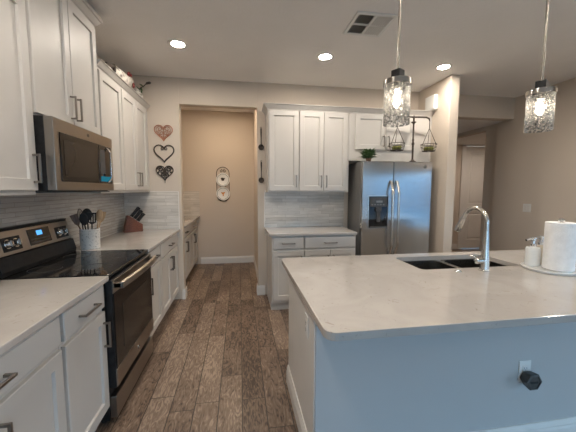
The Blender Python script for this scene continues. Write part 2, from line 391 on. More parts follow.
box(bm, XL, -1.15, YF - .12, YF, 0, ZC); box(bm, 2.95, XR, YF - .12, YF, 0, ZC); box(bm, -1.15, 2.95, YF - .12, YF, 2.13, ZC)
struct('wall_front', bm, 'wall')
struct('wall_pantry_back', box(B(), XL, .6, YP, YP + .12, 0, 2.95), 'wall')
struct('wall_pantry_right', box(B(), .275, .40, YB + .12, YP, 0, 2.95), 'wall')
bm = B(); box(bm, PX1, 5.20, 6.3, 6.42, 0, 2.6); box(bm, 5.96, 7.2, 6.3, 6.42, 0, 2.6); box(bm, 5.20, 5.96, 6.3, 6.42, 2.45, 2.6)
struct('wall_hall_back', bm, 'wall')
struct('wall_hall_right', box(B(), 7.0, 7.2, 4.0, 6.3, 0, 2.6), 'wall')
struct('wall_hall_front', box(B(), XR + .16, 7.0, 4.02, 4.14, 0, 2.6), 'wall')
struct('ground_outside', box(B(), -14, 4.6, -16, -3.42, -.2, -.06), 'outdoor')
struct('ground_outside_right', box(B(), 4.25, 5.0, -3.4, 3.9, -.2, -.06), 'outdoor')
tag(struct('pool_water_outside', box(B(), 5.0, 16, -15, 3.9, -.3, -.1), 'pool'), 'blue pool outside the right window', 'pool')
bm = B(); box(bm, 4.6, 16.2, -15.2, -15, -.2, 2.7); box(bm, 16, 16.2, -15, 9, -.2, 2.7)  # unseen wall, added to hide sky and give the refrigerator a blue reflection
struct('wall_added_outside', bm, 'added_wall')

def baseboard(name, x0, x1, y0, y1, h=.13):
    bm = B(); box(bm, x0, x1, y0, y1, 0, h - .03)
    cx = .006
    loft(bm, [[(x0, y0, h - .03), (x1, y0, h - .03), (x1, y1, h - .03), (x0, y1, h - .03)],
              [(x0 + cx * (x1 - x0 < .05), y0 + cx * (y1 - y0 < .05), h), (x1 - cx * (x1 - x0 < .05), y0 + cx * (y1 - y0 < .05), h),
               (x1 - cx * (x1 - x0 < .05), y1 - cx * (y1 - y0 < .05), h), (x0 + cx * (x1 - x0 < .05), y1 - cx * (y1 - y0 < .05), h)]])
    return struct(name, bm, 'trim')
baseboard('baseboard_stub_left', -.737, OX0 + .016, YB - .016, YB)
baseboard('baseboard_jamb_left', OX0, OX0 + .016, YB, YB + .12)
baseboard('baseboard_stub_right', OX1 - .016, .3225, YB - .016, YB)
baseboard('baseboard_jamb_right', OX1 - .016, OX1, YB, YB + .12)
baseboard('baseboard_pantry_right', .259, .275, YB + .12, YP)
baseboard('baseboard_pantry_back', -.73, .259, YP - .016, YP)
baseboard('baseboard_partition', PX1, PX1 + .016, PY, 6.28)
baseboard('baseboard_partition_end', PX0, PX1, PY - .016, PY)
baseboard('baseboard_right', XR - .016, XR, 1.4, 4.18)
baseboard('baseboard_hall', PX1 + .02, 5.1, 6.284, 6.30)

# sliding glass doors to the patio (behind the camera and on the right, nearer than the frame)
def slider(name, n, a0, a1, fixed, axis, zb=0.0, zt=2.13):
    bm = B(); t = .05
    def bar(u0, u1, z0, z1):
        if axis == 'x': box(bm, u0, u1, fixed - t / 2, fixed + t / 2, z0, z1)
        else: box(bm, fixed - t / 2, fixed + t / 2, u0, u1, z0, z1)
    bar(a0, a1, zb, zb + .06); bar(a0, a1, zt - .06, zt)
    for k in range(n + 1):
        u = a0 + (a1 - a0) * k / n
        bar(max(a0, u - .035), min(a1, u + .035), zb + .06, zt - .06)
    fr = struct(name, bm, 'trim')
    for k in range(n):
        u0 = a0 + (a1 - a0) * k / n + .035; u1 = a0 + (a1 - a0) * (k + 1) / n - .035
        b2 = B()
        if axis == 'x': box(b2, u0, u1, fixed - .004, fixed + .004, zb + .06, zt - .06)
        else: box(b2, fixed - .004, fixed + .004, u0, u1, zb + .06, zt - .06)
        struct('window_pane', b2, 'pane', parent=fr)
slider('window_1', 3, -1.15, 2.95, YF - .06, 'x')
slider('window_2', 4, -2.75, 1.4, XR + .06, 'y', .52, 1.85)

# white two-panel door in the far room
bm = B(); box(bm, 5.23, 5.93, 6.315, 6.355, .01, 2.42)
dr = struct('door_1', bm, 'trim')
def panel_recess(parent, x0, x1, z0, z1, y):
    bm = B()
    loft(bm, [[(x0, y - .012, z0), (x1, y - .012, z0), (x1, y - .012, z1), (x0, y - .012, z1)],
              [(x0 + .012, y - .001, z0 + .012), (x1 - .012, y - .001, z0 + .012), (x1 - .012, y - .001, z1 - .012), (x0 + .012, y - .001, z1 - .012)],
              [(x0 + .03, y - .001, z0 + .03), (x1 - .03, y - .001, z0 + .03), (x1 - .03, y - .001, z1 - .03), (x0 + .03, y - .001, z1 - .03)],
              [(x0 + .05, y - .010, z0 + .05), (x1 - .05, y - .010, z0 + .05), (x1 - .05, y - .010, z1 - .05), (x0 + .05, y - .010, z1 - .05)]], False, True)
    return struct('panel', bm, 'trim', parent=parent)
bm = B()
for a in ((5.23, 5.34, .01, 2.42), (5.82, 5.93, .01, 2.42), (5.34, 5.82, .01, .22), (5.34, 5.82, .86, 1.08), (5.34, 5.82, 2.26, 2.42)):
    box(bm, a[0], a[1], 6.303, 6.315, a[2], a[3])
struct('stiles', bm, 'trim', parent=dr)
panel_recess(dr, 5.34, 5.82, .22, .86, 6.315); panel_recess(dr, 5.34, 5.82, 1.08, 2.26, 6.315)
struct('door_handle', lathe(B(), [(.012, 0), (.012, .03), (.028, .04), (.03, .055), (.015, .07)], 16), 'nickel', parent=dr).matrix_local = Matrix.Translation((5.87, 6.303, .95)) @ Matrix.Rotation(PI / 2, 4, 'X')
bm = B(); box(bm, 5.11, 5.21, 6.28, 6.3, 0, 2.45); box(bm, 5.95, 6.05, 6.28, 6.3, 0, 2.45); box(bm, 5.11, 6.05, 6.28, 6.3, 2.425, 2.449)
struct('trim_1', bm, 'trim', bevel=.004)

# ------------------------------------------------------------------ cabinets
def bar_pull(parent, p0, p1, out, m='nickel', off=.032, r=.0052):
    """squared bar pull from p0 to p1, standing off along out"""
    p0, p1, out = Vector(p0), Vector(p1), Vector(out)
    d = (p1 - p0).normalized(); s = d.cross(out)
    bm = B()
    def beam(a, b, wd, w2):
        t = (b - a).normalized(); s1 = s; s2 = t.cross(s1)
        loft(bm, [[p + s1 * i * wd + s2 * j * w2 for i, j in ((-1, -1), (1, -1), (1, 1), (-1, 1))] for p in (a, b)])
    beam(p0 + out * off - d * .006, p1 + out * off + d * .006, r, r)
    beam(p0, p0 + out * off, r, r); beam(p1, p1 + out * off, r, r)
    return obj('handle', bm, m, parent, bevel=.0012)
def shaker(bm, x0, x1, z0, z1, y0=-.02, y1=0, rail=.058, dep=.012):
    def rc(i, y): return [(x0 + i, y, z0 + i), (x1 - i, y, z0 + i), (x1 - i, y, z1 - i), (x0 + i, y, z1 - i)]
    loft(bm, [rc(0, y1), rc(0, y0 + .003), rc(.003, y0), rc(rail, y0), rc(rail + .004, y0 + dep), rc(rail + .006, y0 + dep)], True, True)
    return bm
def slabfront(bm, x0, x1, z0, z1, y0=-.02, y1=0):
    def rc(i, y): return [(x0 + i, y, z0 + i), (x1 - i, y, z0 + i), (x1 - i, y, z1 - i), (x0 + i, y, z1 - i)]
    loft(bm, [rc(0, y1), rc(0, y0 + .004), rc(.005, y0)], True, True); return bm
OUT = (0, -1, 0)
def door(t, x0, x1, z0, z1, side, m='nickel', low=True, rail=.058, hl=.135):
    d = obj('door', shaker(B(), x0, x1, z0, z1, rail=rail), 'cabinet', t)
    if side:
        hx = x0 + .03 if side == 'L' else x1 - .03
        if low: za, zb = z0 + .045, z0 + .045 + hl      # upper cabinet: pull at the bottom
        else: zb = z1 - .06; za = zb - hl
        bar_pull(d, (hx, -.02, za), (hx, -.02, zb), OUT, m)
    return d
def drawer(t, x0, x1, z0, z1, m='nickel', hl=.14):
    d = obj('drawer', slabfront(B(), x0, x1, z0, z1), 'cabinet', t)
    c = (x0 + x1) / 2; z = (z0 + z1) / 2 - .003
    bar_pull(d, (c - hl / 2, -.02, z), (c + hl / 2, -.02, z), OUT, m)
    return d
def base_cabinet(label, wid, loc, rot, drawers, doors, m='nickel', depth=.598, group=None, ends=(0, 0), mdoor=None, hl=.14):
    t = thing('base_cabinet', label, 'cabinet', loc, rot, group)
    bm = B(); box(bm, 0, wid, 0, depth, .105, .882)
    obj('body', bm, 'cabinet', t, bevel=.0015)
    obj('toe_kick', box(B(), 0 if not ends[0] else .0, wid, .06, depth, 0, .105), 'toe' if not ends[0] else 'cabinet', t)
    for a in drawers: drawer(t, *a, .735, .866, m, hl)
    for x0, x1, s in doors: door(t, x0, x1, .135, .712, s, mdoor or m, low=False)
    return t
def crown(t, x0, x1, z, dep, eL, eR, h=.075, e0=.05):
    prof = [(0, z), (.006, z), (.008, z + .012), (.018, z + .02), (.034, z + .042), (.040, z + .052), (e0, z + .056), (e0, z + h)]
    loops = [[(x0 - eL * e, -.002 - e, zz), (x1 + eR * e, -.002 - e, zz), (x1 + eR * e, dep, zz), (x0 - eL * e, dep, zz)] for e, zz in prof]
    return obj('crown_moulding', loft(B(), loops), 'cabinet', t)
def wall_cabinet(label, wid, loc, rot, z0, z1, doors, depth=.305, group=None, eL=0, eR=0, dz0=.022, m='nickel', ctop=.062, hl=.135):
    t = thing('wall_cabinet', label, 'cabinet', loc, rot, group)
    obj('body', box(B(), 0, wid, 0, depth, z0, z1 + .006), 'cabinet', t, bevel=.0015)
    for x0, x1, s in doors: door(t, x0, x1, z0 + dz0, z1, s, m, hl=hl)
    crown(t, 0, wid, z1 + .006, depth, eL, eR, ctop)
    return t
R90 = PI / 2
XB = -.785       # left base fronts
XU = -1.08       # left upper fronts
Y0, Y1, YE = 1.806, 2.567, 3.897
# left run, base
base_cabinet('white base cabinet with one drawer over one door, just before the range', .414, (XB, 1.389, 0), R90,
             [(.012, .405)], [(.012, .405, 'R')], hl=.15)
base_cabinet('wide white base cabinet nearest the viewer at lower left edge', .796, (XB, .591, 0), R90,
             [(.012, .784)], [(.012, .396, 'R'), (.401, .784, 'L')], hl=.14)
base_cabinet('white base cabinet with a single door right after the range', .457, (XB, Y1 + .004, 0), R90,
             [(.01, .447)], [(.01, .447, 'L')], mdoor='bronze', m='bronze')
t = base_cabinet('white double-door base cabinet between range and heart wall', .825, (XB, Y1 + .463, 0), R90,
             [(.01, .805)], [(.01, .405, 'R'), (.41, .805, 'L')], m='bronze')
obj('filler', box(B(), .825, YE - (Y1 + .463), .0, .02, .105, .882), 'cabinet', t)
# left run, uppers
wall_cabinet('white wall cabinet at upper left edge, before the microwave', .905, (XU, .898, 0), R90, 1.372, 2.365,
             [(.012, .448, 'R'), (.453, .897, 'R')], dz0=.024, hl=.14)
t = wall_cabinet('tall raised white wall cabinet above the microwave', Y1 - Y0 - .004, (XU + .004, Y0 + .002, 0), R90, 1.797, 2.61,
             [(.004, .376, 'R'), (.381, .753, 'L')], dz0=.012, eL=1, eR=1, ctop=.08)
wall_cabinet('white wall cabinet with one door just past the microwave', .468, (XU, Y1 + .004, 0), R90, 1.372, 2.327,
             [(.03, .46, 'L')], dz0=.024, ctop=.060)
t = wall_cabinet('white double-door wall cabinet beside the metal hearts', .815, (XU, Y1 + .474, 0), R90, 1.372, 2.327,
             [(.008, .37, 'R'), (.375, .735, 'L')], dz0=.024, ctop=.060)
obj('filler', box(B(), .815, YE - (Y1 + .474), .002, .305, 1.372, 2.333), 'cabinet', t)

def slab(name, label, pts, loc=(0, 0, 0), hole=None, z0=.884, z1=.914, bev=.004):
    bm = B()
    if hole is None:
        loft(bm, [[(x, y, z0) for x, y in pts], [(x, y, z1) for x, y in pts]])
    else:
        for z in (z0, z1):
            es = []
            for lp in (pts, hole):
                vs = [bm.verts.new((x, y, z)) for x, y in lp]
                es += [bm.edges.new((vs[i], vs[(i + 1) % len(vs)])) for i in range(len(vs))]
            bmesh.ops.triangle_fill(bm, use_beauty=True, use_dissolve=False, edges=es)
        for lp in (pts, hole): loft(bm, [[(x, y, z0) for x, y in lp], [(x, y, z1) for x, y in lp]], False, False)
        bmesh.ops.remove_doubles(bm, verts=bm.verts, dist=1e-5)
    o = obj(name, bm, 'quartz', loc=loc, bevel=bev)
    return tag(o, label, 'countertop')
def rect(x0, x1, y0, y1): return [(x0, y0), (x1, y0), (x1, y1), (x0, y1)]
slab('countertop', 'white quartz countertop left of the range, nearest viewer', rect(XL + .012, -.740, .591, Y0 - .002))
slab('countertop', 'white quartz countertop holding the utensil crock and knife block', rect(XL + .012, -.740, Y1 + .002, YB - .012))
slab('countertop', 'white quartz countertop under right wall cabinets beside the refrigerator', rect(.3227, 1.348, 3.266, YB - .012))
slab('countertop', 'white quartz countertop inside the pantry beyond the opening', rect(XL + .012, -.735, YB + .125, YP - .012))
# tile
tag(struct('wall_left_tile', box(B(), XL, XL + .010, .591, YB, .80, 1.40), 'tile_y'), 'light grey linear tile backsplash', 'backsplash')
struct('wall_back_tile_left', box(B(), XL + .01, -.755, YB - .010, YB, .80, 1.372), 'tile_x')
struct('wall_back_tile_right', box(B(), .3227, 1.40, YB - .010, YB, .80, 1.40), 'tile_x')
struct('wall_pantry_tile_back', box(B(), XL + .01, -.735, YP - .010, YP, .80, 1.372), 'tile_x')
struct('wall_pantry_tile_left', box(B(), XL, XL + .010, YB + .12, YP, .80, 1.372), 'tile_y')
bm = B(); box(bm, -.755, -.745, YB - .011, YB, .914, 1.38); box(bm, XU - .0, -.745, YB - .011, YB, 1.372, 1.38)
struct('trim_2', bm, 'trim')
bm = B(); box(bm, .3157, .3227, YB - .012, YB, .914, 1.372)
struct('trim_3', bm, 'trim')

# right run
YBF, YUF = 3.31, 3.59
base_cabinet('white base cabinet with narrow drawer beside the pantry opening', .372, (.350, YBF, 0), 0, [(.014, .366)], [(.014, .366, 'R')], depth=.578, ends=(1, 0))
base_cabinet('white base cabinet with wide drawer beside the refrigerator', .620, (.725, YBF, 0), 0, [(.006, .612)], [(.006, .307, 'R'), (.312, .612, 'L')], depth=.578, ends=(1, 0))
wall_cabinet('white single-door wall cabinet nearest the pantry opening', .375, (.338, YUF, 0), 0, 1.372, 2.335, [(.014, .370, 'R')], eL=1, dz0=.02)
wall_cabinet('tall white double-door wall cabinet left of the refrigerator', .632, (.714, YUF, 0), 0, 1.372, 2.335, [(.006, .304, 'R'), (.309, .608, 'L')], dz0=.02)
wall_cabinet('short white double-door cabinet above the refrigerator', 1.107, (1.3475, YUF, 0), 0, 1.765, 2.335, [(.075, .470, 'R'), (.475, .870, 'L')], dz0=.140, hl=.12)
# pantry run
base_cabinet('white pantry base cabinet nearer the opening', .756, (XB, YB + .13, 0), R90, [(.01, .746)], [(.01, .376, 'R'), (.381, .746, 'L')], m='bronze')
t = base_cabinet('white pantry base cabinet against the far wall', .756, (XB, YB + .888, 0), R90, [(.01, .746)], [(.01, .376, 'R'), (.381, .746, 'L')], m='bronze')
obj('filler', box(B(), .756, YP - .002 - (YB + .888), 0, .02, .105, .882), 'cabinet', t)

# ------------------------------------------------------------------ range
t = thing('range', 'freestanding stainless electric range with black glass cooktop', 'range', (-.775, Y0 + .003, 0), R90)
W = Y1 - Y0 - .006        # local: x along width, y into the wall, front at 0 ; wall at y = .615
obj('body', box(B(), 0, W, 0, .585, .03, .895), 'black', t, bevel=.003)
obj('cooktop', box(B(), 0, W, -.030, .585, .895, .917), 'black_glass', t, bevel=.004)
for (x, y, r) in ((.19, .13, .10), (.56, .13, .115), (.19, .40, .085), (.56, .40, .085)):
    obj('burner_ring', tube(B(), [(x + r * math.cos(a), y + r * math.sin(a), .9174) for a in [2 * PI * i / 40 for i in range(40)]], .0011, 4, True), 'grey_plastic', t)
# backguard: black riser with tilted stainless control panel
prof = [(.585, .917), (.505, .917), (.500, .945), (.520, 1.020), (.535, 1.022), (.565, 1.165), (.560, 1.178), (.600, 1.178), (.600, .917)]
obj('backguard', loft(B(), [[(x, y, z) for y, z in prof] for x in (0, W)]), 'black', t, bevel=.003)
def panel_pt(x, s, o=0):   # s from 0 (bottom) to 1 (top) on the tilted face
    y = .530 + .033 * s; z = 1.022 + .143 * s
    n = Vector((0, -.143, .033)).normalized()
    return Vector((x, y, z)) + n * o
bm = B()
loft(bm, [[panel_pt(x, s, .0) for x, s in ((.02, .03), (W - .012, .03), (W - .012, .97), (.02, .97))],
          [panel_pt(x, s, .008) for x, s in ((.022, .04), (W - .014, .04), (W - .014, .96), (.022, .96))]])
obj('control_panel', bm, 'stainless', t)
bm = B()
loft(bm, [[panel_pt(x, s, o) for x, s in ((.285, .16), (.50, .16), (.50, .86), (.285, .86))] for o in (.007, .0115)])
dp = obj('display', bm, 'black_glass', t)
bm = B()
loft(bm, [[panel_pt(x, s, o) for x, s in ((.365, .55), (.42, .55), (.42, .76), (.365, .76))] for o in (.011, .0123)])
obj('clock_digits', bm, 'display_blue', dp)
for r_ in range(2):
    sk = .24 + r_ * .13
    obj('touch_keys', loft(B(), [[panel_pt(xx, ss, o) for xx, ss in ((.302, sk), (.483, sk), (.483, sk + .05), (.302, sk + .05))] for o in (.0112, .0119)]), 'grey_plastic', dp)
def knob(x):
    c0 = panel_pt(x, .45, .008); c1 = panel_pt(x, .45, .034); n = (c1 - c0).normalized()
    bm = B(); tube(bm, [c0, c0 + n * .006, c0 + n * .006, c1 - n * .003, c1], [.027, .027, .022, .020, .017], 20)
    k = obj('knob', bm, 'chrome', t)
    b2 = B(); u = Vector((0, .033, .143)).normalized(); s = Vector((1, 0, 0))
    loft(b2, [[c1 + n * o + u * j * .018 + s * i * .004 for i, j in ((-1, -1), (1, -1), (1, 1), (-1, 1))] for o in (-.002, .005)])
    obj('grip', b2, 'nickel', k)
for x in (.085, .150, .578, .645): knob(x + .02)
bm = B(); loft(bm, [[panel_pt(x, s, o) for x, s in ((.065, .16), (.215, .16), (.215, .72), (.065, .72))] for o in (.006, .0092)])
obj('knob_recess', bm, 'black', t)
bm = B(); loft(bm, [[panel_pt(x, s, o) for x, s in ((.56, .16), (.71, .16), (.71, .72), (.56, .72))] for o in (.006, .0092)])
obj('knob_recess', bm, 'black', t)
# oven door
dd = obj('oven_door', box(B(), .004, W - .004, -.044, -.002, .232, .880), 'black', t, bevel=.004)
obj('door_glass', box(B(), .012, W - .012, -.050, -.044, .345, .800), 'oven_glass', dd, bevel=.002)
obj('window', box(B(), .13, W - .13, -.052, -.050, .42, .70), 'window_glass_dark', dd)
obj('bottom_strip', box(B(), .004, W - .004, -.051, -.044, .236, .342), 'oven_steel', dd, bevel=.002)
obj('top_strip', box(B(), .004, W - .004, -.051, -.044, .803, .878), 'stainless', dd, bevel=.002)
bm = B()
pts = [(.02 + (W - .04) * i / 16, -.090 - .014 * math.sin(PI * i / 16), .848) for i in range(17)]
loft(bm, [[(x, y - .010, z - .020), (x, y + .010, z - .022), (x, y + .012, z + .016), (x, y + .004, z + .022), (x, y - .010, z + .014)] for x, y, z in pts], smooth=False)
for x in (.03, W - .03): box(bm, x - .014, x + .014, -.092, -.050, .832, .862)
obj('door_handle', bm, 'stainless', dd, bevel=.003)
def roundel(parent, c, nrm, r, m1='chrome', m2='grey_plastic'):
    c, n = Vector(c), Vector(nrm); u = n.orthogonal().normalized(); v = n.cross(u)
    bm = B(); tube(bm, [c, c + n * .0015], r, 24); o = obj('emblem', bm, m1, parent)
    b2 = B(); tube(b2, [c + n * .0018 + (u * math.cos(a) + v * math.sin(a)) * r * .82 for a in [2 * PI * i / 24 for i in range(24)]], r * .07, 5, True)
    for s in (-1, 1):
        tube(b2, [c + n * .0018 + (u * (s * .28 + .26 * math.cos(a) * s) + v * .42 * math.sin(a)) * r for a in [PI * .15 + 1.7 * PI * i / 12 for i in range(13)]], r * .07, 5)
    obj('monogram', b2, m2, o)
    return o
bm = B(); bm.free()
tube_e = roundel(t, (W / 2, -.0511, .285), (0, -1, 0), .015)
dw = obj('storage_drawer', box(B(), .004, W - .004, -.040, -.002, .045, .178), 'oven_steel', t, bevel=.004)
for x in (.05, W - .05):
    for y in (.05, .53): obj('foot', lathe(B(), [(.02, 0), (.02, .01), (.012, .014), (.012, .03)], 12, x, y), 'black', t)

# ------------------------------------------------------------------ microwave
MW_X = -.980
t = thing('microwave', 'stainless over-the-range microwave under the raised cabinet', 'microwave', (MW_X, Y0 + .004, 1.392), R90)
W = Y1 - Y0 - .008; H = .402
obj('body', box(B(), .002, W - .002, .045, .41, .0, H), 'black', t, bevel=.003)
obj('base_plate', box(B(), .01, W - .01, .03, .38, -.008, .0), 'grey_plastic', t)
dd = obj('door', box(B(), 0, W, 0, .045, .004, H - .002), 'oven_steel', t, bevel=.003)
obj('window_frame', box(B(), .05, .505, -.004, 0, .055, H - .075), 'oven_glass', dd, bevel=.002)
obj('window', box(B(), .085, .465, -.0055, -.004, .085, H - .11), 'window_glass_dark', dd)
cp = obj('control_strip', box(B(), .515, W - .035, -.004, 0, .055, H - .075), 'black_glass', t, bevel=.002)
obj('clock_display', box(B(), .53, W - .06, -.006, -.004, .068, .105), 'display_teal', cp)
obj('keypad', box(B(), .530, .605, -.0052, -.004, .125, .295), 'grey_plastic', cp)
bm = B(); pts = [(.645, -.004 - .026 * min(1, 2.6 * math.sin(PI * i / 14)), .062 + (H - .145) * i / 14) for i in range(15)]
loft(bm, [[(x - .013, y - .004, z), (x + .013, y - .004, z), (x + .013, y + .004, z), (x - .013, y + .004, z)] for x, y, z in pts], smooth=False)
obj('handle', bm, 'chrome', dd, bevel=.002)
roundel(dd, (W * .5, -.0002, H - .040), (0, -1, 0), .013)

# ------------------------------------------------------------------ refrigerator
FX0, FX1, FY = 1.448, 2.355, 3.385
t = thing('refrigerator', 'stainless side-by-side refrigerator with ice and water dispenser', 'refrigerator', (FX0, FY, 0))
W = FX1 - FX0
obj('body', box(B(), .004, W - .004, .068, .49, .03, 1.745), 'fridge_side', t, bevel=.004)
obj('grille', box(B(), .01, W - .01, .03, .07, .02, .10), 'black', t)
SPL = .398
def fdoor(x0, x1):
    # slightly bowed steel door
    n = 14; loops = []
    for z in (.105, 1.742):
        fr = [(x0 + (x1 - x0) * i / n, .006 - .003 * (1 - (2 * i / n - 1) ** 2), z) for i in range(n + 1)]
        loops.append([(x0, .064, z)] + [(x0, .012, z)] + [(x0 + .004, .006, z)] + fr[1:-1] + [(x1 - .004, .006, z)] + [(x1, .012, z)] + [(x1, .064, z)])
    bm = loft(B(), loops)
    for f in bm.faces:
        if abs(f.normal.z) < .5: f.smooth = True
    o = obj('door', bm, 'fridge_steel', t)
    return o
d1 = fdoor(.002, SPL - .004); d2 = fdoor(SPL + .004, W - .002)
def fhandle(d, x):
    bm = B()
    pts = [(x, -.010 - .050 * min(1, math.sin(PI * i / 20) * 2.2) - .006 * math.sin(PI * i / 20), .60 + .915 * i / 20) for i in range(21)]
    loft(bm, [[(px + .014 * math.cos(a), py + .011 * math.sin(a), pz) for a in [2 * PI * k / 12 for k in range(12)]] for px, py, pz in pts], smooth=True)
    obj('handle', bm, 'steel', d)
fhandle(d1, SPL - .038); fhandle(d2, SPL + .038)
# dispenser: framed black recess
dx0, dx1, dz0, dz1 = .086, .325, .945, 1.325
fy = .002
ds = obj('dispenser', box(B(), dx0 - .012, dx1 + .012, fy - .006, .012, dz0 - .014, dz1 + .012), 'steel', d1, bevel=.004)
dk = ds
bm = B(); box(bm, dx0, dx1, fy - .009, fy - .006, dz0, dz1)
obj('dispenser_face', bm, 'black_glass', d1, bevel=.003)
bm = B(); box(bm, dx0 + .012, dx1 - .012, fy - .0125, fy - .009, dz0 + .255, dz1 - .012)
obj('dispenser_controls', bm, 'grey_plastic', d1, bevel=.002)
bm = B(); box(bm, dx0 + .09, dx1 - .07, fy - .014, fy - .0125, dz1 - .075, dz1 - .05)
for k in range(5): box(bm, dx0 + .03 + k * .036, dx0 + .048 + k * .036, fy - .014, fy - .0125, dz0 + .275, dz0 + .288)
obj('dispenser_keys', bm, 'nickel', d1)
bm = B(); box(bm, dx0 + .095, dx1 - .095, fy - .020, fy - .009, dz0 + .07, dz0 + .235); box(bm, dx0 + .085, dx1 - .085, fy - .03, fy - .009, dz0 + .2, dz0 + .25)
obj('dispenser_paddle', bm, 'grey_plastic', d1, bevel=.004)
bm = B(); box(bm, dx0 + .01, dx1 - .01, fy - .028, fy - .008, dz0 + .004, dz0 + .016)
obj('dispenser_tray', bm, 'grey_plastic', d1, bevel=.003)
roundel(d2, (W - .10, .0038, 1.685), (0, -1, 0), .021, 'nickel')
for x in (.06, W - .06):
    for y in (.10, .45): obj('foot', lathe(B(), [(.02, 0), (.02, .031)], 12, x, y), 'black', t)

# ------------------------------------------------------------------ island
IX0, IX1, IY0, IY1 = .2874, 2.95, .9445, 2.089
BX0, BX1, BY0, BY1 = .345, 2.90, 1.30, 2.05
t = thing('kitchen_island', 'large grey painted kitchen island under the white quartz top', 'island', (0, 0, 0))
bm = B()
box(bm, BX0, BX1, BY0, BY0 + .02, 0, .882); box(bm, BX0, BX0 + .02, BY0 + .02, BY1, 0, .882); box(bm, BX1 - .02, BX1, BY0 + .02, BY1, 0, .882)
box(bm, BX0 + .02, BX1 - .02, BY1 - .02, BY1, .10, .882); box(bm, BX0 + .02, BX1 - .02, BY1 - .09, BY1 - .07, 0, .10); box(bm, BX0 + .02, BX1 - .02, BY0 + .02, BY1 - .02, .10, .12)
obj('body', bm, 'island', t)
obj('end_panel', box(B(), BX0 - .006, BX0, BY0 + .012, BY1, 0, .8815), 'trim', t, bevel=.002)
for k in range(4):
    x0 = BX0 + .03 + k * .63; bm = B()
    slabfront(bm, x0, x0 + .61, .735, .866, BY1, BY1 + .02); dd = obj('drawer', bm, 'cabinet', t)
    for s in (0, 1):
        bm = B(); shaker(bm, x0 + s * .307, x0 + s * .307 + .303, .135, .712, BY1 + .02, BY1); obj('door', bm, 'cabinet', t)
def isl_base(x0, x1, y0, y1, nx, ny):
    pr = [(0, .012, 0), (0, .012, .085), (0, .008, .095), (0, .010, .105), (0, .002, .13)]
    bm = B(); loft(bm, [[(x0 - nx * e, y0 - ny * e, z), (x1, y0 - ny * e, z), (x1, y1, z), (x0 - nx * e, y1, z)] for _, e, z in pr])
    return obj('baseboard', bm, 'trim', t)
isl_base(BX0, BX1, BY0 - .004, BY0, 1, 1)
isl_base(BX0 - .010, BX0 - .006, BY0, BY1, 1, 0)
# worktop with the sink cut-out
def rr2(*a): return [(p[0], p[1]) for p in rrect(*a, 0)]
SX0, SX1, SY0, SY1 = 1.105, 1.815, 1.645, 1.985
hole = rr2(SX0, SX1, SY0, SY1, .035)
o = slab('countertop', 'large white quartz island countertop with undermount sink cut-out', rr2(IX0, IX1, IY0, IY1, .045), hole=hole, z0=.882, bev=.004)
# sink
t = thing('sink', 'undermount stainless double-bowl sink in the island', 'sink', (0, 0, 0))
bm = B()
mid = SX0 + .352
def bowl(x0, x1, y0, y1):
    loft(bm, [rrect(x0 - .016, x1 + .016, y0 - .012, y1 + .012, .045, .8815), rrect(x0, x1, y0, y1, .06, .8795), rrect(x0 + .003, x1 - .003, y0 + .003, y1 - .003, .06, .76),
              rrect(x0 + .010, x1 - .010, y0 + .010, y1 - .010, .06, .71), rrect(x0 + .05, x1 - .05, y0 + .05, y1 - .05, .04, .695)], False, True, True)
bowl(SX0 + .005, mid - .018, SY0 + .005, SY1 - .005); bowl(mid + .018, SX1 - .005, SY0 + .005, SY1 - .005)
obj('basin', bm, 'sink', t)
for cx in ((SX0 + mid) / 2, (mid + SX1) / 2):
    obj('drain', lathe(B(), [(.045, .6955), (.045, .698), (.03, .697), (.03, .696)], 24, cx, (SY0 + SY1) / 2 + .03), 'chrome', t)

# faucet
fx, fyy = 1.470, 1.572
t = thing('faucet', 'tall brushed steel gooseneck faucet at the island sink', 'faucet', (fx, fyy, .914))
obj('body', lathe(B(), [(.030, 0), (.030, .006), (.026, .010), (.0245, .05), (.024, .075), (.021, .10), (.0165, .20), (.0145, .24)], 24), 'steel', t)
R_ = .095; pts = [(0, 0, .235), (0, 0, .26)]
for i in range(19):
    a = PI - (PI - math.radians(30)) * i / 18
    pts.append((0, R_ + R_ * math.cos(a), .282 + R_ * math.sin(a)))
pts.append((0, pts[-1][1] + .5 * .03, pts[-1][2] - .866 * .03))
obj('neck', tube(B(), pts, .0125, 14), 'steel', t)
e = Vector(pts[-1]); d = (Vector(pts[-1]) - Vector(pts[-2])).normalized()
obj('spray_head', tube(B(), [e - d * .003, e + d * .010, e + d * .03, e + d * .088, e + d * .105], [.0135, .015, .0165, .020, .0185], 16), 'steel', t)
bm = B(); tube(bm, [(-.015, 0, .062), (-.05, 0, .062)], .019, 16); ball(bm, (-.052, 0, .062), .0192)
hd = obj('valve', bm, 'steel', t)
obj('lever', tube(B(), [(-.048, .003, .068), (-.062, .015, .085), (-.085, .03, .092)], [.009, .0075, .006], 10), 'steel', hd)
o = obj('air_switch_button', lathe(B(), [(.022, 0), (.022, .004), (.018, .006), (.013, .006), (.013, .010), (.010, .011)], 24), 'chrome', loc=(1.296, 1.575, .914))
tag(o, 'small round steel push button on the island counter left of faucet', 'button')

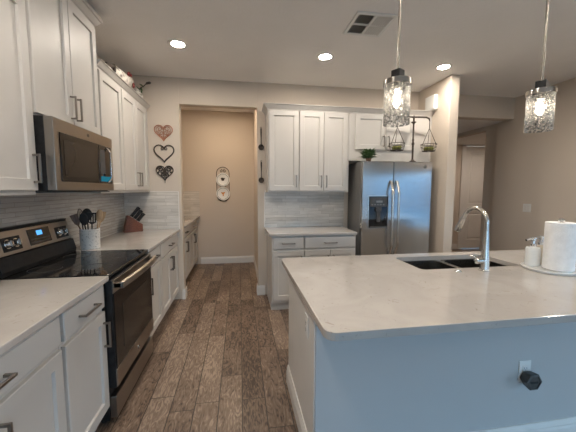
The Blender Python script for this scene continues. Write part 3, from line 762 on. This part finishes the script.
# tray, soaps and paper towels
TX, TY = 1.897, 1.525
o = obj('round_tray', lathe(B(), [(.10, 0), (.145, .001), (.150, .006), (.152, .015), (.148, .016), (.144, .009), (.02, .008)], 48), 'white_ceramic', loc=(TX, TY, .914))
tag(o, 'round white tray carrying paper towels and soap on the island', 'tray')
TZ = .914 + .0085
def soap(label, loc, m, r, h):
    t = thing('soap_dispenser', label, 'soap dispenser', loc)
    obj('bottle', lathe(B(), [(r - .004, 0), (r, .004), (r, h - .012), (r - .004, h - .003), (.016, h), (.014, h + .004)], 28), m, t)
    obj('collar', lathe(B(), [(.016, h + .003), (.018, h + .018), (.011, h + .020), (.009, h + .04)], 18), 'chrome', t)
    bm = B(); lathe(bm, [(.014, h + .038), (.015, h + .056), (.011, h + .062)], 16)
    tube(bm, [(0, 0, h + .046), (-.03, .0, h + .051), (-.055, 0, h + .043)], [.009, .008, .007], 8)
    obj('pump', bm, 'chrome', t)
    return t
soap('white soap dispenser with steel pump beside the paper towels', (1.845, 1.605, TZ), 'white_ceramic', .039, .122)
soap('cream soap dispenser half hidden behind the paper towel roll', (1.932, 1.630, TZ), 'cream_ceramic', .030, .125)
RX, RY = 1.893, 1.485
t = thing('paper_towel_holder', 'steel upright paper towel holder on white tray', 'paper towel holder', (RX, RY, TZ))
obj('base', lathe(B(), [(.062, 0), (.062, .006), (.058, .008), (.01, .009)], 32), 'chrome', t)
obj('post', lathe(B(), [(.006, .008), (.006, .292), (.006, .294), (.014, .297), (.017, .303), (.013, .311), (.004, .315)], 16), 'chrome', t)
bm = B(); HR = .280
loft(bm, [ring(.021, 0, 40), ring(.074, 0, 40), ring(.0755, .003, 40), ring(.0755, HR - .003, 40), ring(.074, HR, 40), ring(.021, HR, 40), ring(.021, 0, 40)], False, False, False)
a0 = math.radians(215)
pp = [(.0755 + .0012, a0 + .0)] 
loft(bm, [[(.0772 * math.cos(a0 + k * .07), .0772 * math.sin(a0 + k * .07), z) for k in range(8)] + [(.0755 * math.cos(a0 + k * .07), .0755 * math.sin(a0 + k * .07), z) for k in range(7, -1, -1)] for z in (.002, HR - .002)])
ro = obj('paper_towel_roll', bm, 'paper', loc=(RX, RY, TZ + .0092), bevel=.002, weld=True)
tag(ro, 'full roll of white paper towels standing on the holder', 'paper towels')
bm = B(); loft(bm, [ring(.0195, .001, 24), ring(.0208, .001, 24), ring(.0208, HR - .001, 24), ring(.0195, HR - .001, 24), ring(.0195, .001, 24)], False, False, True)
obj('cardboard_core', bm, 'card', ro)

# outlets
def outlet(name, label, loc, rot, wid=.072, rocker=False, gang=1):
    t = thing(name, label, 'switch' if rocker else 'outlet', loc, rot)
    w = wid if gang == 1 else .118
    obj('cover_plate', box(B(), -w / 2, w / 2, -.006, 0, -.058, .058), 'plastic_white', t, bevel=.003)
    for k in range(gang):
        cx = 0 if gang == 1 else (-.024 + .048 * k)
        if rocker:
            bm = B(); loft(bm, [[(cx - .016, -.006, -.033), (cx + .016, -.006, -.033), (cx + .016, -.006, .033), (cx - .016, -.006, .033)], [(cx - .015, -.009, -.032), (cx + .015, -.009, -.032), (cx + .015, -.0065, .032), (cx - .015, -.0065, .032)]])
            obj('rocker', bm, 'trim', t)
        else:
            rc = obj('receptacle', box(B(), cx - .017, cx + .017, -.008, -.006, -.034, .034), 'trim', t, bevel=.003)
            bm = B()
            for s in (-.017, .017):
                box(bm, cx - .008, cx - .006, -.0085, -.008, s - .005, s + .005); box(bm, cx + .006, cx + .008, -.0085, -.008, s - .005, s + .005)
                tube(bm, [(cx, -.008, s - .010), (cx, -.0085, s - .010)], .0025, 8)
            obj('slots', bm, 'slot', rc)
    return t
OXP = 1.495; OZP = .440
outlet('wall_outlet', 'white outlet on the island front above the dark plug-in device', (OXP, BY0, OZP), 0)
outlet('wall_outlet', 'white outlet on the left end of the island', (BX0 - .006, 1.46, .70), -R90)
outlet('light_switch', 'white double switch plate on the right wall', (XR, 3.60, 1.155), -R90 + 0, rocker=True, gang=2)
t = thing('plug_in_freshener', 'dark hexagonal plug-in device in the island front outlet', 'plug-in device', (OXP + .002, BY0 - .009, OZP - .03))
def hexring(r, y): return [(r * math.cos(PI / 3 * i), y, r * math.sin(PI / 3 * i)) for i in range(6)]
obj('housing', loft(B(), [hexring(.037, 0), hexring(.042, -.01), hexring(.047, -.040), hexring(.048, -.045)]), 'grey_plastic', t, bevel=.003)
obj('front_cap', loft(B(), [hexring(.047, -.045), hexring(.047, -.050), hexring(.037, -.053), hexring(.035, -.049)]), 'grey_plastic', t)
obj('vent_slot', box(B(), -.022, .022, -.0515, -.048, -.006, .004), 'slot', t)

# ------------------------------------------------------------------ ceiling fixtures
def can(label, loc, m='can', group='recessed ceiling lights'):
    t = thing('recessed_light', label, 'ceiling light', loc, 0, group)
    bm = B(); loft(bm, [ring(.058, -.002, 36), ring(.064, -.005, 36), ring(.090, -.004, 36), ring(.093, 0, 36), ring(.058, 0, 36)], False, False, True)
    obj('trim_ring', bm, 'trim', t)
    obj('lens', lathe(B(), [(.0585, -.0022), (.054, -.0026), (.01, -.003)], 36), m, t)
    return t
c = can('round recessed ceiling light, leftmost, above the left cabinets walkway', (-.549, 3.03, ZC))
copy_thing(c, (.875, 3.06, ZC), 'round recessed ceiling light in front of the right wall cabinets, middle of three')
copy_thing(c, (2.228, 3.09, ZC), 'round recessed ceiling light right beside the partition wall, rightmost of three')
for m_, spots in (('fill_near', ((-.55, .9), (3.45, 1.6))), ('fill_island', ((.88, 1.05), (2.25, 1.05))), ('fill_living', ((-.3, -1.6), (1.3, -1.6), (2.8, -1.6)))):  # unseen fill lights added above and behind the frame to brighten the room
    for x, y in spots:
        can('added unseen ceiling fill light out of frame', (x, y, ZC), m_, 'added fill lights out of frame')
can('round recessed ceiling light hidden inside the pantry', (-.28, 4.85, 2.83), 'can_pantry')
can('added unseen ceiling light in the room behind the hall opening', (5.4, 5.2, 2.45), 'hall')  # added to brighten the far room and its door; fixture is unseen
# supply register
t = thing('ceiling_vent', 'square white ceiling air vent with dark louvres', 'vent', (1.06, 2.425, ZC))
h = .165
bm = B()
for a in ((-h, h, -h, -h + .028), (-h, h, h - .028, h), (-h, -h + .028, -h + .028, h - .028), (h - .028, h, -h + .028, h - .028), (-.01, .01, -h + .028, h - .028), (-h + .028, h - .028, -.008, .008)):
    box(bm, a[0], a[1], a[2], a[3], -.012, 0)
obj('frame', bm, 'plastic_white', t, bevel=.003)
obj('backing', box(B(), -h + .02, h - .02, -h + .02, h - .02, -.002, -.0005), 'slot', t)
for q, (sx, sy) in enumerate(((-1, -1), (-1, 1), (1, -1), (1, 1))):
    bm = B(); lo, hi = .012, h - .03
    for k in range(7):
        u = lo + (hi - lo) * (k + .5) / 7; d = .011
        s = -1 if sx < 0 else 1
        loft(bm, [[(sx * u - s * d * .45, sy * v, -.002), (sx * u - s * d * .45 + .0015, sy * v, -.002), (sx * u + s * d * .35 + .0015, sy * v, -.013), (sx * u + s * d * .35, sy * v, -.013)] for v in (lo, hi)])
    obj('louvre_bank', bm, 'plastic_white', t)

# pendants
def pendant(label, loc):
    t = thing('pendant_light', label, 'pendant light', loc, 0, 'pendants over the island')
    top = ZC - loc[2]
    obj('canopy', lathe(B(), [(.06, top), (.06, top - .012), (.052, top - .022), (.01, top - .026)], 28), 'nickel', t)
    obj('rod', cyl(B(), (0, 0, .285), (0, 0, top - .02), .0065, 12), 'nickel', t)
    obj('socket_block', box(B(), -.026, .026, -.026, .026, .232, .287), 'black', t, bevel=.004).rotation_euler = (0, 0, .5)
    bm = B(); loft(bm, [ring(.071, .205, 40), ring(.073, .205, 40), ring(.073, .232, 40), ring(.071, .234, 40), ring(.01, .234, 40), ring(.01, .230, 40), ring(.071, .230, 40), ring(.071, .205, 40)], False, False, True)
    obj('collar', bm, 'collar', t)
    bm = B(); loft(bm, [ring(.066, 0, 48), ring(.0685, 0, 48), ring(.0685, .228, 48), ring(.066, .228, 48), ring(.066, 0, 48)], False, False, True)
    obj('glass_shade', bm, 'crackle', t)
    obj('lamp_holder', lathe(B(), [(.020, .230), (.020, .185), (.014, .182)], 20), 'nickel', t)
    obj('bulb', lathe(B(), [(.009, .184), (.010, .165), (.015, .142), (.017, .124), (.015, .108), (.009, .097), (.003, .094)], 20), 'bulb', t)
    return t
p1 = pendant('left pendant light with crackled glass cylinder, in front of the refrigerator', (.848, 1.55, 1.757))
copy_thing(p1, (1.757, 1.55, 1.741 + .012), 'right pendant light with crackled glass cylinder, against the right wall')

# chime on the partition
t = thing('door_chime', 'white box mounted on the partition wall above the cabinet crown', 'chime', (PX0, 3.58, 2.487))
obj('housing', box(B(), -.055, 0, -.10, .09, -.075, .105), 'plastic_white', t, bevel=.008)
obj('lower_grille', loft(B(), [[(-.050, -.09, -.076), (-.004, -.09, -.076), (-.004, .08, -.076), (-.050, .08, -.076)], [(-.03, -.085, -.082), (-.004, -.085, -.082), (-.004, .075, -.082), (-.03, .075, -.082)]]), 'plastic_white', t)

# ------------------------------------------------------------------ counter items
CZ = .914
CX, CY = -1.225, 2.675
t = thing('utensil_crock', 'white speckled ceramic crock holding cooking utensils beside the range', 'crock', (CX, CY, CZ))
bm = B(); loft(bm, [ring(.002, 0, 36), ring(.066, 0, 36), ring(.070, .005, 36), ring(.072, .155, 36), ring(.074, .160, 36), ring(.074, .166, 36), ring(.066, .166, 36), ring(.064, .02, 36), ring(.002, .015, 36)], True, True, True)
obj('jar', bm, 'ceramic', t)
bm = B(); tube(bm, [(.0735 * math.cos(a), .0735 * math.sin(a), .14) for a in [2 * PI * i / 36 for i in range(36)]], .002, 6, True)
obj('band', bm, 'ceramic', t)
def utensil(name, label, base, tip, kind, m, mh=None, wd=.03):
    base, tip = Vector(base), Vector(tip)
    o = thing(name, label, 'utensil', (CX, CY, CZ), 0, 'utensils in the crock')
    d = (tip - base).normalized(); n = Vector((.416, -.909, 0)); n = (n - d * n.dot(d)).normalized(); s = d.cross(n)
    ln = (tip - base).length; neck = base + d * (ln - .095)
    obj('shaft', tube(B(), [base, neck + d * .01], [.0055, .005], 8), mh or m, o)
    bm = B()
    def blade(prof, th):   # prof: (along, halfwidth)
        loft(bm, [[neck + d * a + s * w_ + n * th * .5, neck + d * a - s * w_ + n * th * .5, neck + d * a - s * w_ - n * th * .5, neck + d * a + s * w_ - n * th * .5] for a, w_ in prof])
    if kind == 'spatula': blade([(0, .006), (.02, wd * .75), (.05, wd * .95), (.095, wd)], .005)
    elif kind == 'spoon':
        mt = Matrix.Translation(neck + d * .05) @ Matrix((s, n, d)).transposed().to_4x4() @ Matrix.Diagonal((wd, .010, .052, 1))
        bmesh.ops.create_uvsphere(bm, u_segments=16, v_segments=10, radius=1, matrix=mt)
        for f in bm.faces: f.smooth = True
    elif kind == 'whisk':
        for k in range(5):
            ca, sa = math.cos(PI * k / 5), math.sin(PI * k / 5); q = s * ca + n * sa
            tube(bm, [neck + d * (.105 * math.sin(PI * u / 14) ** .8) + q * wd * math.cos(PI * u / 14) for u in range(15)], .0014, 5)
    elif kind == 'turner':
        for k in range(4):
            off = (-1.5 + k) * wd * .5
            loft(bm, [[neck + d * a + s * (off + e) + n * th for e, th in ((-wd * .17, .002), (wd * .17, .002), (wd * .17, -.002), (-wd * .17, -.002))] for a in (.018, .085)])
        blade([(0, .006), (.018, wd)], .004); blade([(.085, wd), (.095, wd)], .004)
    obj('head', bm, m, o)
    return o
# lateral offset (to the right as one faces the crock), depth offset (away), height
def ut(la, de, z): return (.909 * la - .416 * de, .416 * la + .909 * de, z)
utensil('wooden_spatula', 'dark wooden spatula leaning left in the crock', ut(-.015, .0, .03), ut(-.105, .01, .285), 'spatula', 'wood_dark', wd=.026)
utensil('cooking_spoon', 'black cooking spoon leaning slightly left at the front of the crock', ut(-.012, -.03, .03), ut(-.040, -.045, .295), 'spoon', 'black', wd=.030)
utensil('slotted_turner', 'black slotted turner at the middle front of the crock', ut(.012, -.03, .03), ut(.022, -.05, .30), 'turner', 'black', wd=.030)
utensil('ladle', 'black ladle with round head at back of crock', ut(-.008, .025, .03), ut(-.012, .035, .325), 'spoon', 'black', wd=.036)
utensil('wooden_spoon', 'pale wooden spoon leaning right in the crock', ut(.03, .0, .03), ut(.080, -.005, .315), 'spoon', 'wood_pale', wd=.026)
utensil('bamboo_spatula', 'pale bamboo spatula at the right side of crock', ut(.035, .03, .03), ut(.100, .055, .300), 'spatula', 'wood_pale', wd=.027)
utensil('wire_whisk', 'dark wire whisk sticking up at back left of crock', ut(-.03, .03, .03), ut(-.062, .06, .320), 'whisk', 'iron', 'black', wd=.022)

# knife block: slanted cherry block
KX, KY = -1.225, 3.70
t = thing('knife_block', 'cherry wood knife block in the counter corner', 'knife block', (KX, KY, CZ), math.radians(28))
pr = [(-.105, 0), (.090, 0), (.090, .085), (.066, .100), (-.044, .190), (-.068, .188)]   # local x = towards the viewer side, z
bm = B(); loft(bm, [[(x, y, z) for x, z in pr] for y in (-.055, .055)])
obj('block', bm, 'wood_block', t, bevel=.004)
obj('emblem', tube(B(), [(.090, 0, .045), (.0915, 0, .045)], .011, 18), 'nickel', t)
kn = 0
nrm = Vector((.090, 0, .110)).normalized()
for r_ in range(3):
    for c_ in range(2):
        s = (.2 + .3 * r_); y = -.027 + .054 * c_
        p = Vector((.066 - .110 * s, y, .100 + .090 * s))
        names = ['lowest left', 'lowest right', 'middle left', 'middle right', 'topmost left', 'topmost right']
        k = thing('kitchen_knife', 'black handled knife in the wooden block, %s slot' % names[kn], 'knife', (KX, KY, CZ), math.radians(28), 'knives in the block')
        ln = .115 + .012 * r_
        bm = B(); q = Vector((0, 1, 0)); u = nrm.cross(q)
        loft(bm, [[p + nrm * a + u * i * hw + q * j * .011 for i, j in ((-1, -1), (1, -1), (1, 1), (-1, 1))] for a, hw in ((.006, .012), (.02, .013), (ln * .6, .012), (ln, .0155))])
        obj('handle', bm, 'black', k, bevel=.002)
        bm = B(); loft(bm, [[p + nrm * a + u * i * .012 + q * j * .0085 for i, j in ((-1, -1), (1, -1), (1, 1), (-1, 1))] for a in (.001, .006)])
        obj('bolster', bm, 'chrome', k)
        kn += 1

# ------------------------------------------------------------------ on the refrigerator
def leaf(bm, base, direction, ln, wd, droop=.25):
    d = Vector(direction).normalized(); s = d.cross(Vector((0, 0, 1)))
    s = s.normalized() if s.length > .05 else Vector((1, 0, 0)); n = s.cross(d)
    rows = []
    for i in range(5):
        u = i / 4; w_ = wd * math.sin(PI * (.12 + .88 * u)) if i < 4 else .0005
        c = Vector(base) + d * ln * u - Vector((0, 0, 1)) * droop * ln * u * u
        rows.append([c - s * w_, c + n * -w_ * .3, c + s * w_])
    loft(bm, rows, False, False, True, closed=False)
t = thing('potted_plant', 'small leafy green plant in a pot on top of the refrigerator', 'plant', (1.545, 3.452, 1.745))
obj('pot', lathe(B(), [(.028, 0), (.034, .030), (.036, .034), (.036, .038), (.031, .038), (.029, .03)], 24), 'wood_dark', t)
bm = B()
for i in range(170):
    a = random.uniform(0, 2 * PI); el = random.uniform(.05, 1.2); r0 = random.uniform(0, .03)
    leaf(bm, (r0 * math.cos(a), r0 * math.sin(a), .036 + random.uniform(0, .06)), (math.cos(a) * math.cos(el), math.sin(a) * math.cos(el), math.sin(el)), random.uniform(.07, .125), random.uniform(.012, .020), random.uniform(.05, .25))
obj('foliage', bm, 'leaf', t)
# balance scale
SXC, SYC = 2.118, 3.448
t = thing('balance_scale', 'dark iron balance scale with two hanging wire baskets on the refrigerator', 'scale', (SXC, SYC, 1.745))
obj('base', lathe(B(), [(.045, 0), (.045, .006), (.030, .016), (.016, .028), (.009, .045)], 24), 'iron', t)
obj('post', lathe(B(), [(.012, .04), (.012, .20), (.015, .21), (.019, .225), (.015, .24), (.011, .25), (.015, .27), (.011, .285), (.010, .46), (.014, .47), (.034, .485), (.014, .495), (.010, .51), (.014, .535), (.009, .555), (.003, .57)], 16), 'iron', t)
bm = B(); AR = .213; AZ = .545
bpts = [(-AR, 0, AZ - .035), (-AR + .01, 0, AZ - .008), (-AR + .045, 0, AZ + .004), (-.1, 0, AZ + .003), (0, 0, AZ), (.1, 0, AZ + .003), (AR - .045, 0, AZ + .004), (AR - .01, 0, AZ - .008), (AR, 0, AZ - .035)]
tube(bm, bpts, [.007, .011, .011, .010, .011, .010, .011, .011, .007], 8)
obj('beam', bm, 'iron', t)
BR = .093
for sg, nm in ((-1, 'left'), (1, 'right')):
    cx = sg * AR; zr, zb, za = .222, .140, .420
    bm = B(); tube(bm, [(cx, 0, AZ - .03), (cx, 0, za)], .005, 6)
    for k in range(3):
        a = PI / 2 + 2 * PI * k / 3 + .35
        tube(bm, [(cx, 0, za), (cx + BR * math.cos(a), BR * math.sin(a), zr)], .0036, 6)
    obj('chain', bm, 'iron', t)
    bm = B()
    for z, r in ((zr, BR), (zr - .035, BR * .96), (zb, BR * .80)):
        tube(bm, [(cx + r * math.cos(2 * PI * i / 28), r * math.sin(2 * PI * i / 28), z) for i in range(28)], .0036, 6, True)
    for k in range(16):
        a = 2 * PI * k / 16; ca, sa = math.cos(a), math.sin(a)
        tube(bm, [(cx + BR * ca, BR * sa, zr), (cx + BR * .96 * ca, BR * .96 * sa, zr - .035), (cx + BR * .8 * ca, BR * .8 * sa, zb), (cx, 0, zb)], .0016, 5)
    obj('basket', bm, 'iron', t)
    for k in range(4):
        a = 2 * PI * k / 4 + .5; rr = .033
        o = obj('moss_ball', ball(B(), (0, 0, 0), .0295, 1, 1, .95, 18, 12, .0022), 'moss', loc=(SXC + cx + rr * math.cos(a), SYC + rr * math.sin(a), 1.745 + zb + .0295))
        tag(o, 'green moss ball lying in the %s hanging basket of the scale' % nm, 'moss ball', 'moss balls in the %s scale basket' % nm)

# ------------------------------------------------------------------ on top of the left cabinets
TOPZ = 2.393; YS = 1.35
t = thing('rooster_figurine', 'speckled white rooster figurine with red comb on the left cabinets', 'figurine', (-1.145, 3.27, TOPZ), 0)
bm = B()
secs = [(-.17, .085, .015, .02), (-.12, .085, .055, .06), (-.04, .075, .075, .075), (.05, .08, .072, .078), (.12, .10, .055, .062), (.17, .13, .038, .045), (.20, .155, .034, .036), (.235, .16, .022, .022)]
loft(bm, [[(a * math.cos(2 * PI * k / 16), YS * y, max(1.12 * (zc + b * math.sin(2 * PI * k / 16)), .001)) for k in range(16)] for y, zc, a, b in secs], smooth=True)
obj('body', bm, 'rooster', t)
bm = B()
for k in range(5):
    xx = -.04 + .02 * k
    tube(bm, [(xx * .5, -.20, .075), (xx, -.26, .100 + .005 * k), (xx, -.33, .110 - .004 * k), (xx, -.38 - .01 * k, .075), (xx, -.40 - .012 * k, .02)], [.016, .019, .017, .013, .005], 8)
obj('tail', bm, 'iron', t)
bm = B()
for k in range(4): ball(bm, (0, .235 + .026 * k, .225 + .012 * (k % 2)), .020, .5, .8, 1.1, 10, 7)
obj('comb', bm, 'red', t)
bm = B()
for s in (-1, 1): ball(bm, (.018 * s, .325, .140), .022, .6, .8, 1.3, 10, 7)
obj('wattle', bm, 'red', t)
obj('beak', tube(B(), [(0, .31, .165), (0, .352, .155)], [.012, .002], 8), 'orange', t)
VX, VY = -1.130, 3.735
t = thing('bud_vase', 'small speckled vase holding a dark curved stem on cabinet end', 'vase', (VX, VY, TOPZ))
obj('vase', lathe(B(), [(.035, 0), (.055, .04), (.055, .08), (.032, .115), (.036, .135)], 20), 'rooster', t)
st = tag(obj('dried_stem', tube(B(), [(0, 0, .04), (.006, .004, .13), (.03, .010, .165), (.06, .018, .185), (.085, .026, .215)], .0055, 7), 'iron', loc=(VX, VY, TOPZ)), 'dark curved stem with seed pod leaning from the vase', 'dried stem')
obj('seed_pod', tube(B(), [(.083, .025, .212), (.095, .028, .225), (.125, .036, .236), (.135, .04, .237)], [.006, .014, .014, .006], 10), 'iron', st)
bm = B()
for k in range(9): leaf(bm, (.004 + .007 * k, .002 * k, .12 + .009 * k), (.5 * math.cos(k * 2.1), .9 * math.sin(k * 1.7), .5 * math.sin(k)), .06, .013)
obj('leaves', bm, 'leaf', st)

# ------------------------------------------------------------------ wall decor
def heart_pts(sz, n=40, y=0):
    out = []
    for i in range(n):
        a = 2 * PI * i / n
        out.append((sz * math.sin(a) ** 3, y, sz * (13 * math.cos(a) - 5 * math.cos(2 * a) - 2 * math.cos(3 * a) - math.cos(4 * a)) / 16 + sz * .12))
    return out
def spiral(cx, cz, r, a0, turns, s, y):
    return [(cx + s * r * (1 - .8 * i / 20) * math.cos(a0 + turns * 2 * PI * i / 20), y, cz + r * (1 - .8 * i / 20) * math.sin(a0 + turns * 2 * PI * i / 20)) for i in range(21)]
def heart(name, label, z, m, kind, sz=.105):
    t = thing(name, label, 'wall decor', (-.903, YB - .008, z), 0, 'metal hearts on the wall')
    obj('outline', tube(B(), heart_pts(sz), .0075 if kind == 'open' else .0055, 8, True), m, t)
    bm = B()
    if kind == 'open':
        for s in (-1, 1): tube(bm, spiral(s * .020, .052, .018, PI * .5, -.9, s, -.001), .005, 6)
    elif kind == 'fili':
        for s in (-1, 1):
            for cx, cz, r, a in ((.045, .045, .034, 0), (.028, -.005, .026, 1.2), (.066, .012, .02, 2.0), (.012, .05, .016, .4), (.016, -.052, .018, 2.2), (.045, -.022, .015, 3.)):
                tube(bm, spiral(s * cx, cz, r, a, 1.2, s, 0), .0034, 6)
        tube(bm, [(0, 0, .06), (0, 0, -.09)], .004, 6)
        tube(bm, heart_pts(sz * .8, 30), .0028, 6, True)
    else:
        for s in (-1, 1):
            tube(bm, spiral(s * .052, .045, .036, 0, 1.4, s, 0), .008, 6); tube(bm, spiral(s * .03, -.02, .026, 1, 1.3, s, 0), .007, 6)
            ball(bm, (s * .074, -.002, .008), .013, 1, .4, 1, 10, 6); ball(bm, (s * .018, -.002, -.058), .011, 1, .4, 1, 10, 6)
        loft(bm, [[(a * math.sin(2 * PI * k / 14), y, .018 + b * math.cos(2 * PI * k / 14)) for k in range(14)] for y, a, b in ((-.006, .020, .044), (.004, .020, .044))])
        tube(bm, [(0, 0, -.02), (0, 0, -.125)], [.006, .003], 8)
    obj('scrollwork', bm, m, t)
    return t
heart('heart_ornament', 'copper filigree heart, topmost on the wall beside the pantry opening', 2.088, 'copper', 'fili')
heart('heart_ornament', 'open black wire heart, middle of the three wall hearts', 1.842, 'iron', 'open', .115)
heart('heart_ornament', 'dark scrolled iron heart, lowest of the three wall hearts', 1.605, 'iron', 'scroll', .100)
def ladle_decor(label, z):
    t = thing('iron_spoon', label, 'wall decor', (.281, YB - .004, z), 0, 'dark spoons on the wall')
    obj('bowl', loft(B(), [[(r * math.cos(2 * PI * k / 20), y, r * math.sin(2 * PI * k / 20)) for k in range(20)] for y, r in ((.003, .036), (-.010, .037), (-.014, .030), (-.008, .024), (-.004, .012))], smooth=True), 'iron', t)
    bm = B(); loft(bm, [[(-w_, -.006, zz), (w_, -.006, zz), (w_, -.001, zz), (-w_, -.001, zz)] for zz, w_ in ((.03, .006), (.10, .005), (.19, .009), (.225, .009), (.235, .005))])
    obj('shank', bm, 'iron', t)
    obj('hook', tube(B(), [(.009 * math.cos(a), -.003, .243 + .009 * math.sin(a)) for a in [2 * PI * k / 14 for k in range(14)]], .0022, 6, True), 'iron', t)
    return t
ladle_decor('dark iron measuring spoon, upper one on the narrow wall', 1.945)
ladle_decor('dark iron measuring spoon, lower one on the narrow wall', 1.525)
# plate rack
t = thing('plate_rack', 'dark wire wall rack holding two plates in the pantry', 'plate rack', (-.302, YP - .004, 1.175))
bm = B(); n_ = 20
out = [(.115 * math.cos(PI * i / n_), -.004, .53 + .115 * math.sin(PI * i / n_)) for i in range(n_ + 1)] + [(-.115 + .0, -.004, .33), (-.112, -.004, .13)] + [(.112 * math.cos(PI + PI * i / n_), -.004, .125 + .115 * math.sin(PI + PI * i / n_)) for i in range(1, n_)] + [(.112, -.004, .13), (.115, -.004, .33)]
tube(bm, out, .006, 6, True)
for s in (-1, 1): tube(bm, spiral(s * .035, .575, .03, PI * .5, 1.1, s, -.004), .005, 6)
obj('frame', bm, 'iron', t)
bm = B()
for z in (.025, .285):
    tube(bm, [(-.10, -.006, z + .05), (-.05, -.02, z + .004), (.05, -.02, z + .004), (.10, -.006, z + .05)], .004, 6)
    for s in (-1, 1): tube(bm, [(s * .05, -.004, z + .0), (s * .05, -.03, z - .002), (s * .05, -.034, z + .02)], .004, 6)
obj('cradle', bm, 'iron', t)
def plate(label, z, m1, m2, var):
    t = thing('decorative_plate', label, 'plate', (-.302, YP - .010, z), 0, 'plates in the wall rack')
    pr = [(.004, .005), (.07, .006), (.085, .012), (.122, .018), (.125, .016), (.088, .006), (.07, .000), (.004, .000)]
    obj('dish', loft(B(), [[(r * math.cos(2 * PI * k / 36), -y, r * math.sin(2 * PI * k / 36)) for k in range(36)] for r, y in pr], smooth=True), 'white_ceramic', t)
    obj('rim_band', tube(B(), [(.104 * math.cos(2 * PI * k / 36), -.0158, .104 * math.sin(2 * PI * k / 36)) for k in range(36)], .003, 5, True), m1, t)
    bm = B()
    def blob(pts): loft(bm, [[(x, y, zz) for x, zz in pts] for y in (-.0065, -.008)])
    if var: blob([(-.03, .03), (-.005, .022), (.03, .035), (.034, .02), (.012, -.005), (.008, -.045), (-.008, -.045), (-.010, -.008), (-.034, .012)])
    else: blob([(-.04, .028), (-.015, .04), (.02, .03), (.042, .038), (.03, .01), (.018, -.02), (-.02, -.022), (-.03, .0)])
    obj('motif', bm, m2, t)
plate('white plate with dark centre motif, upper in the pantry wall rack', 1.175 + .29 + .122, 'iron', 'iron', 0)
plate('white plate with orange centre motif, lower in the pantry wall rack', 1.175 + .03 + .122, 'iron', 'orange', 1)
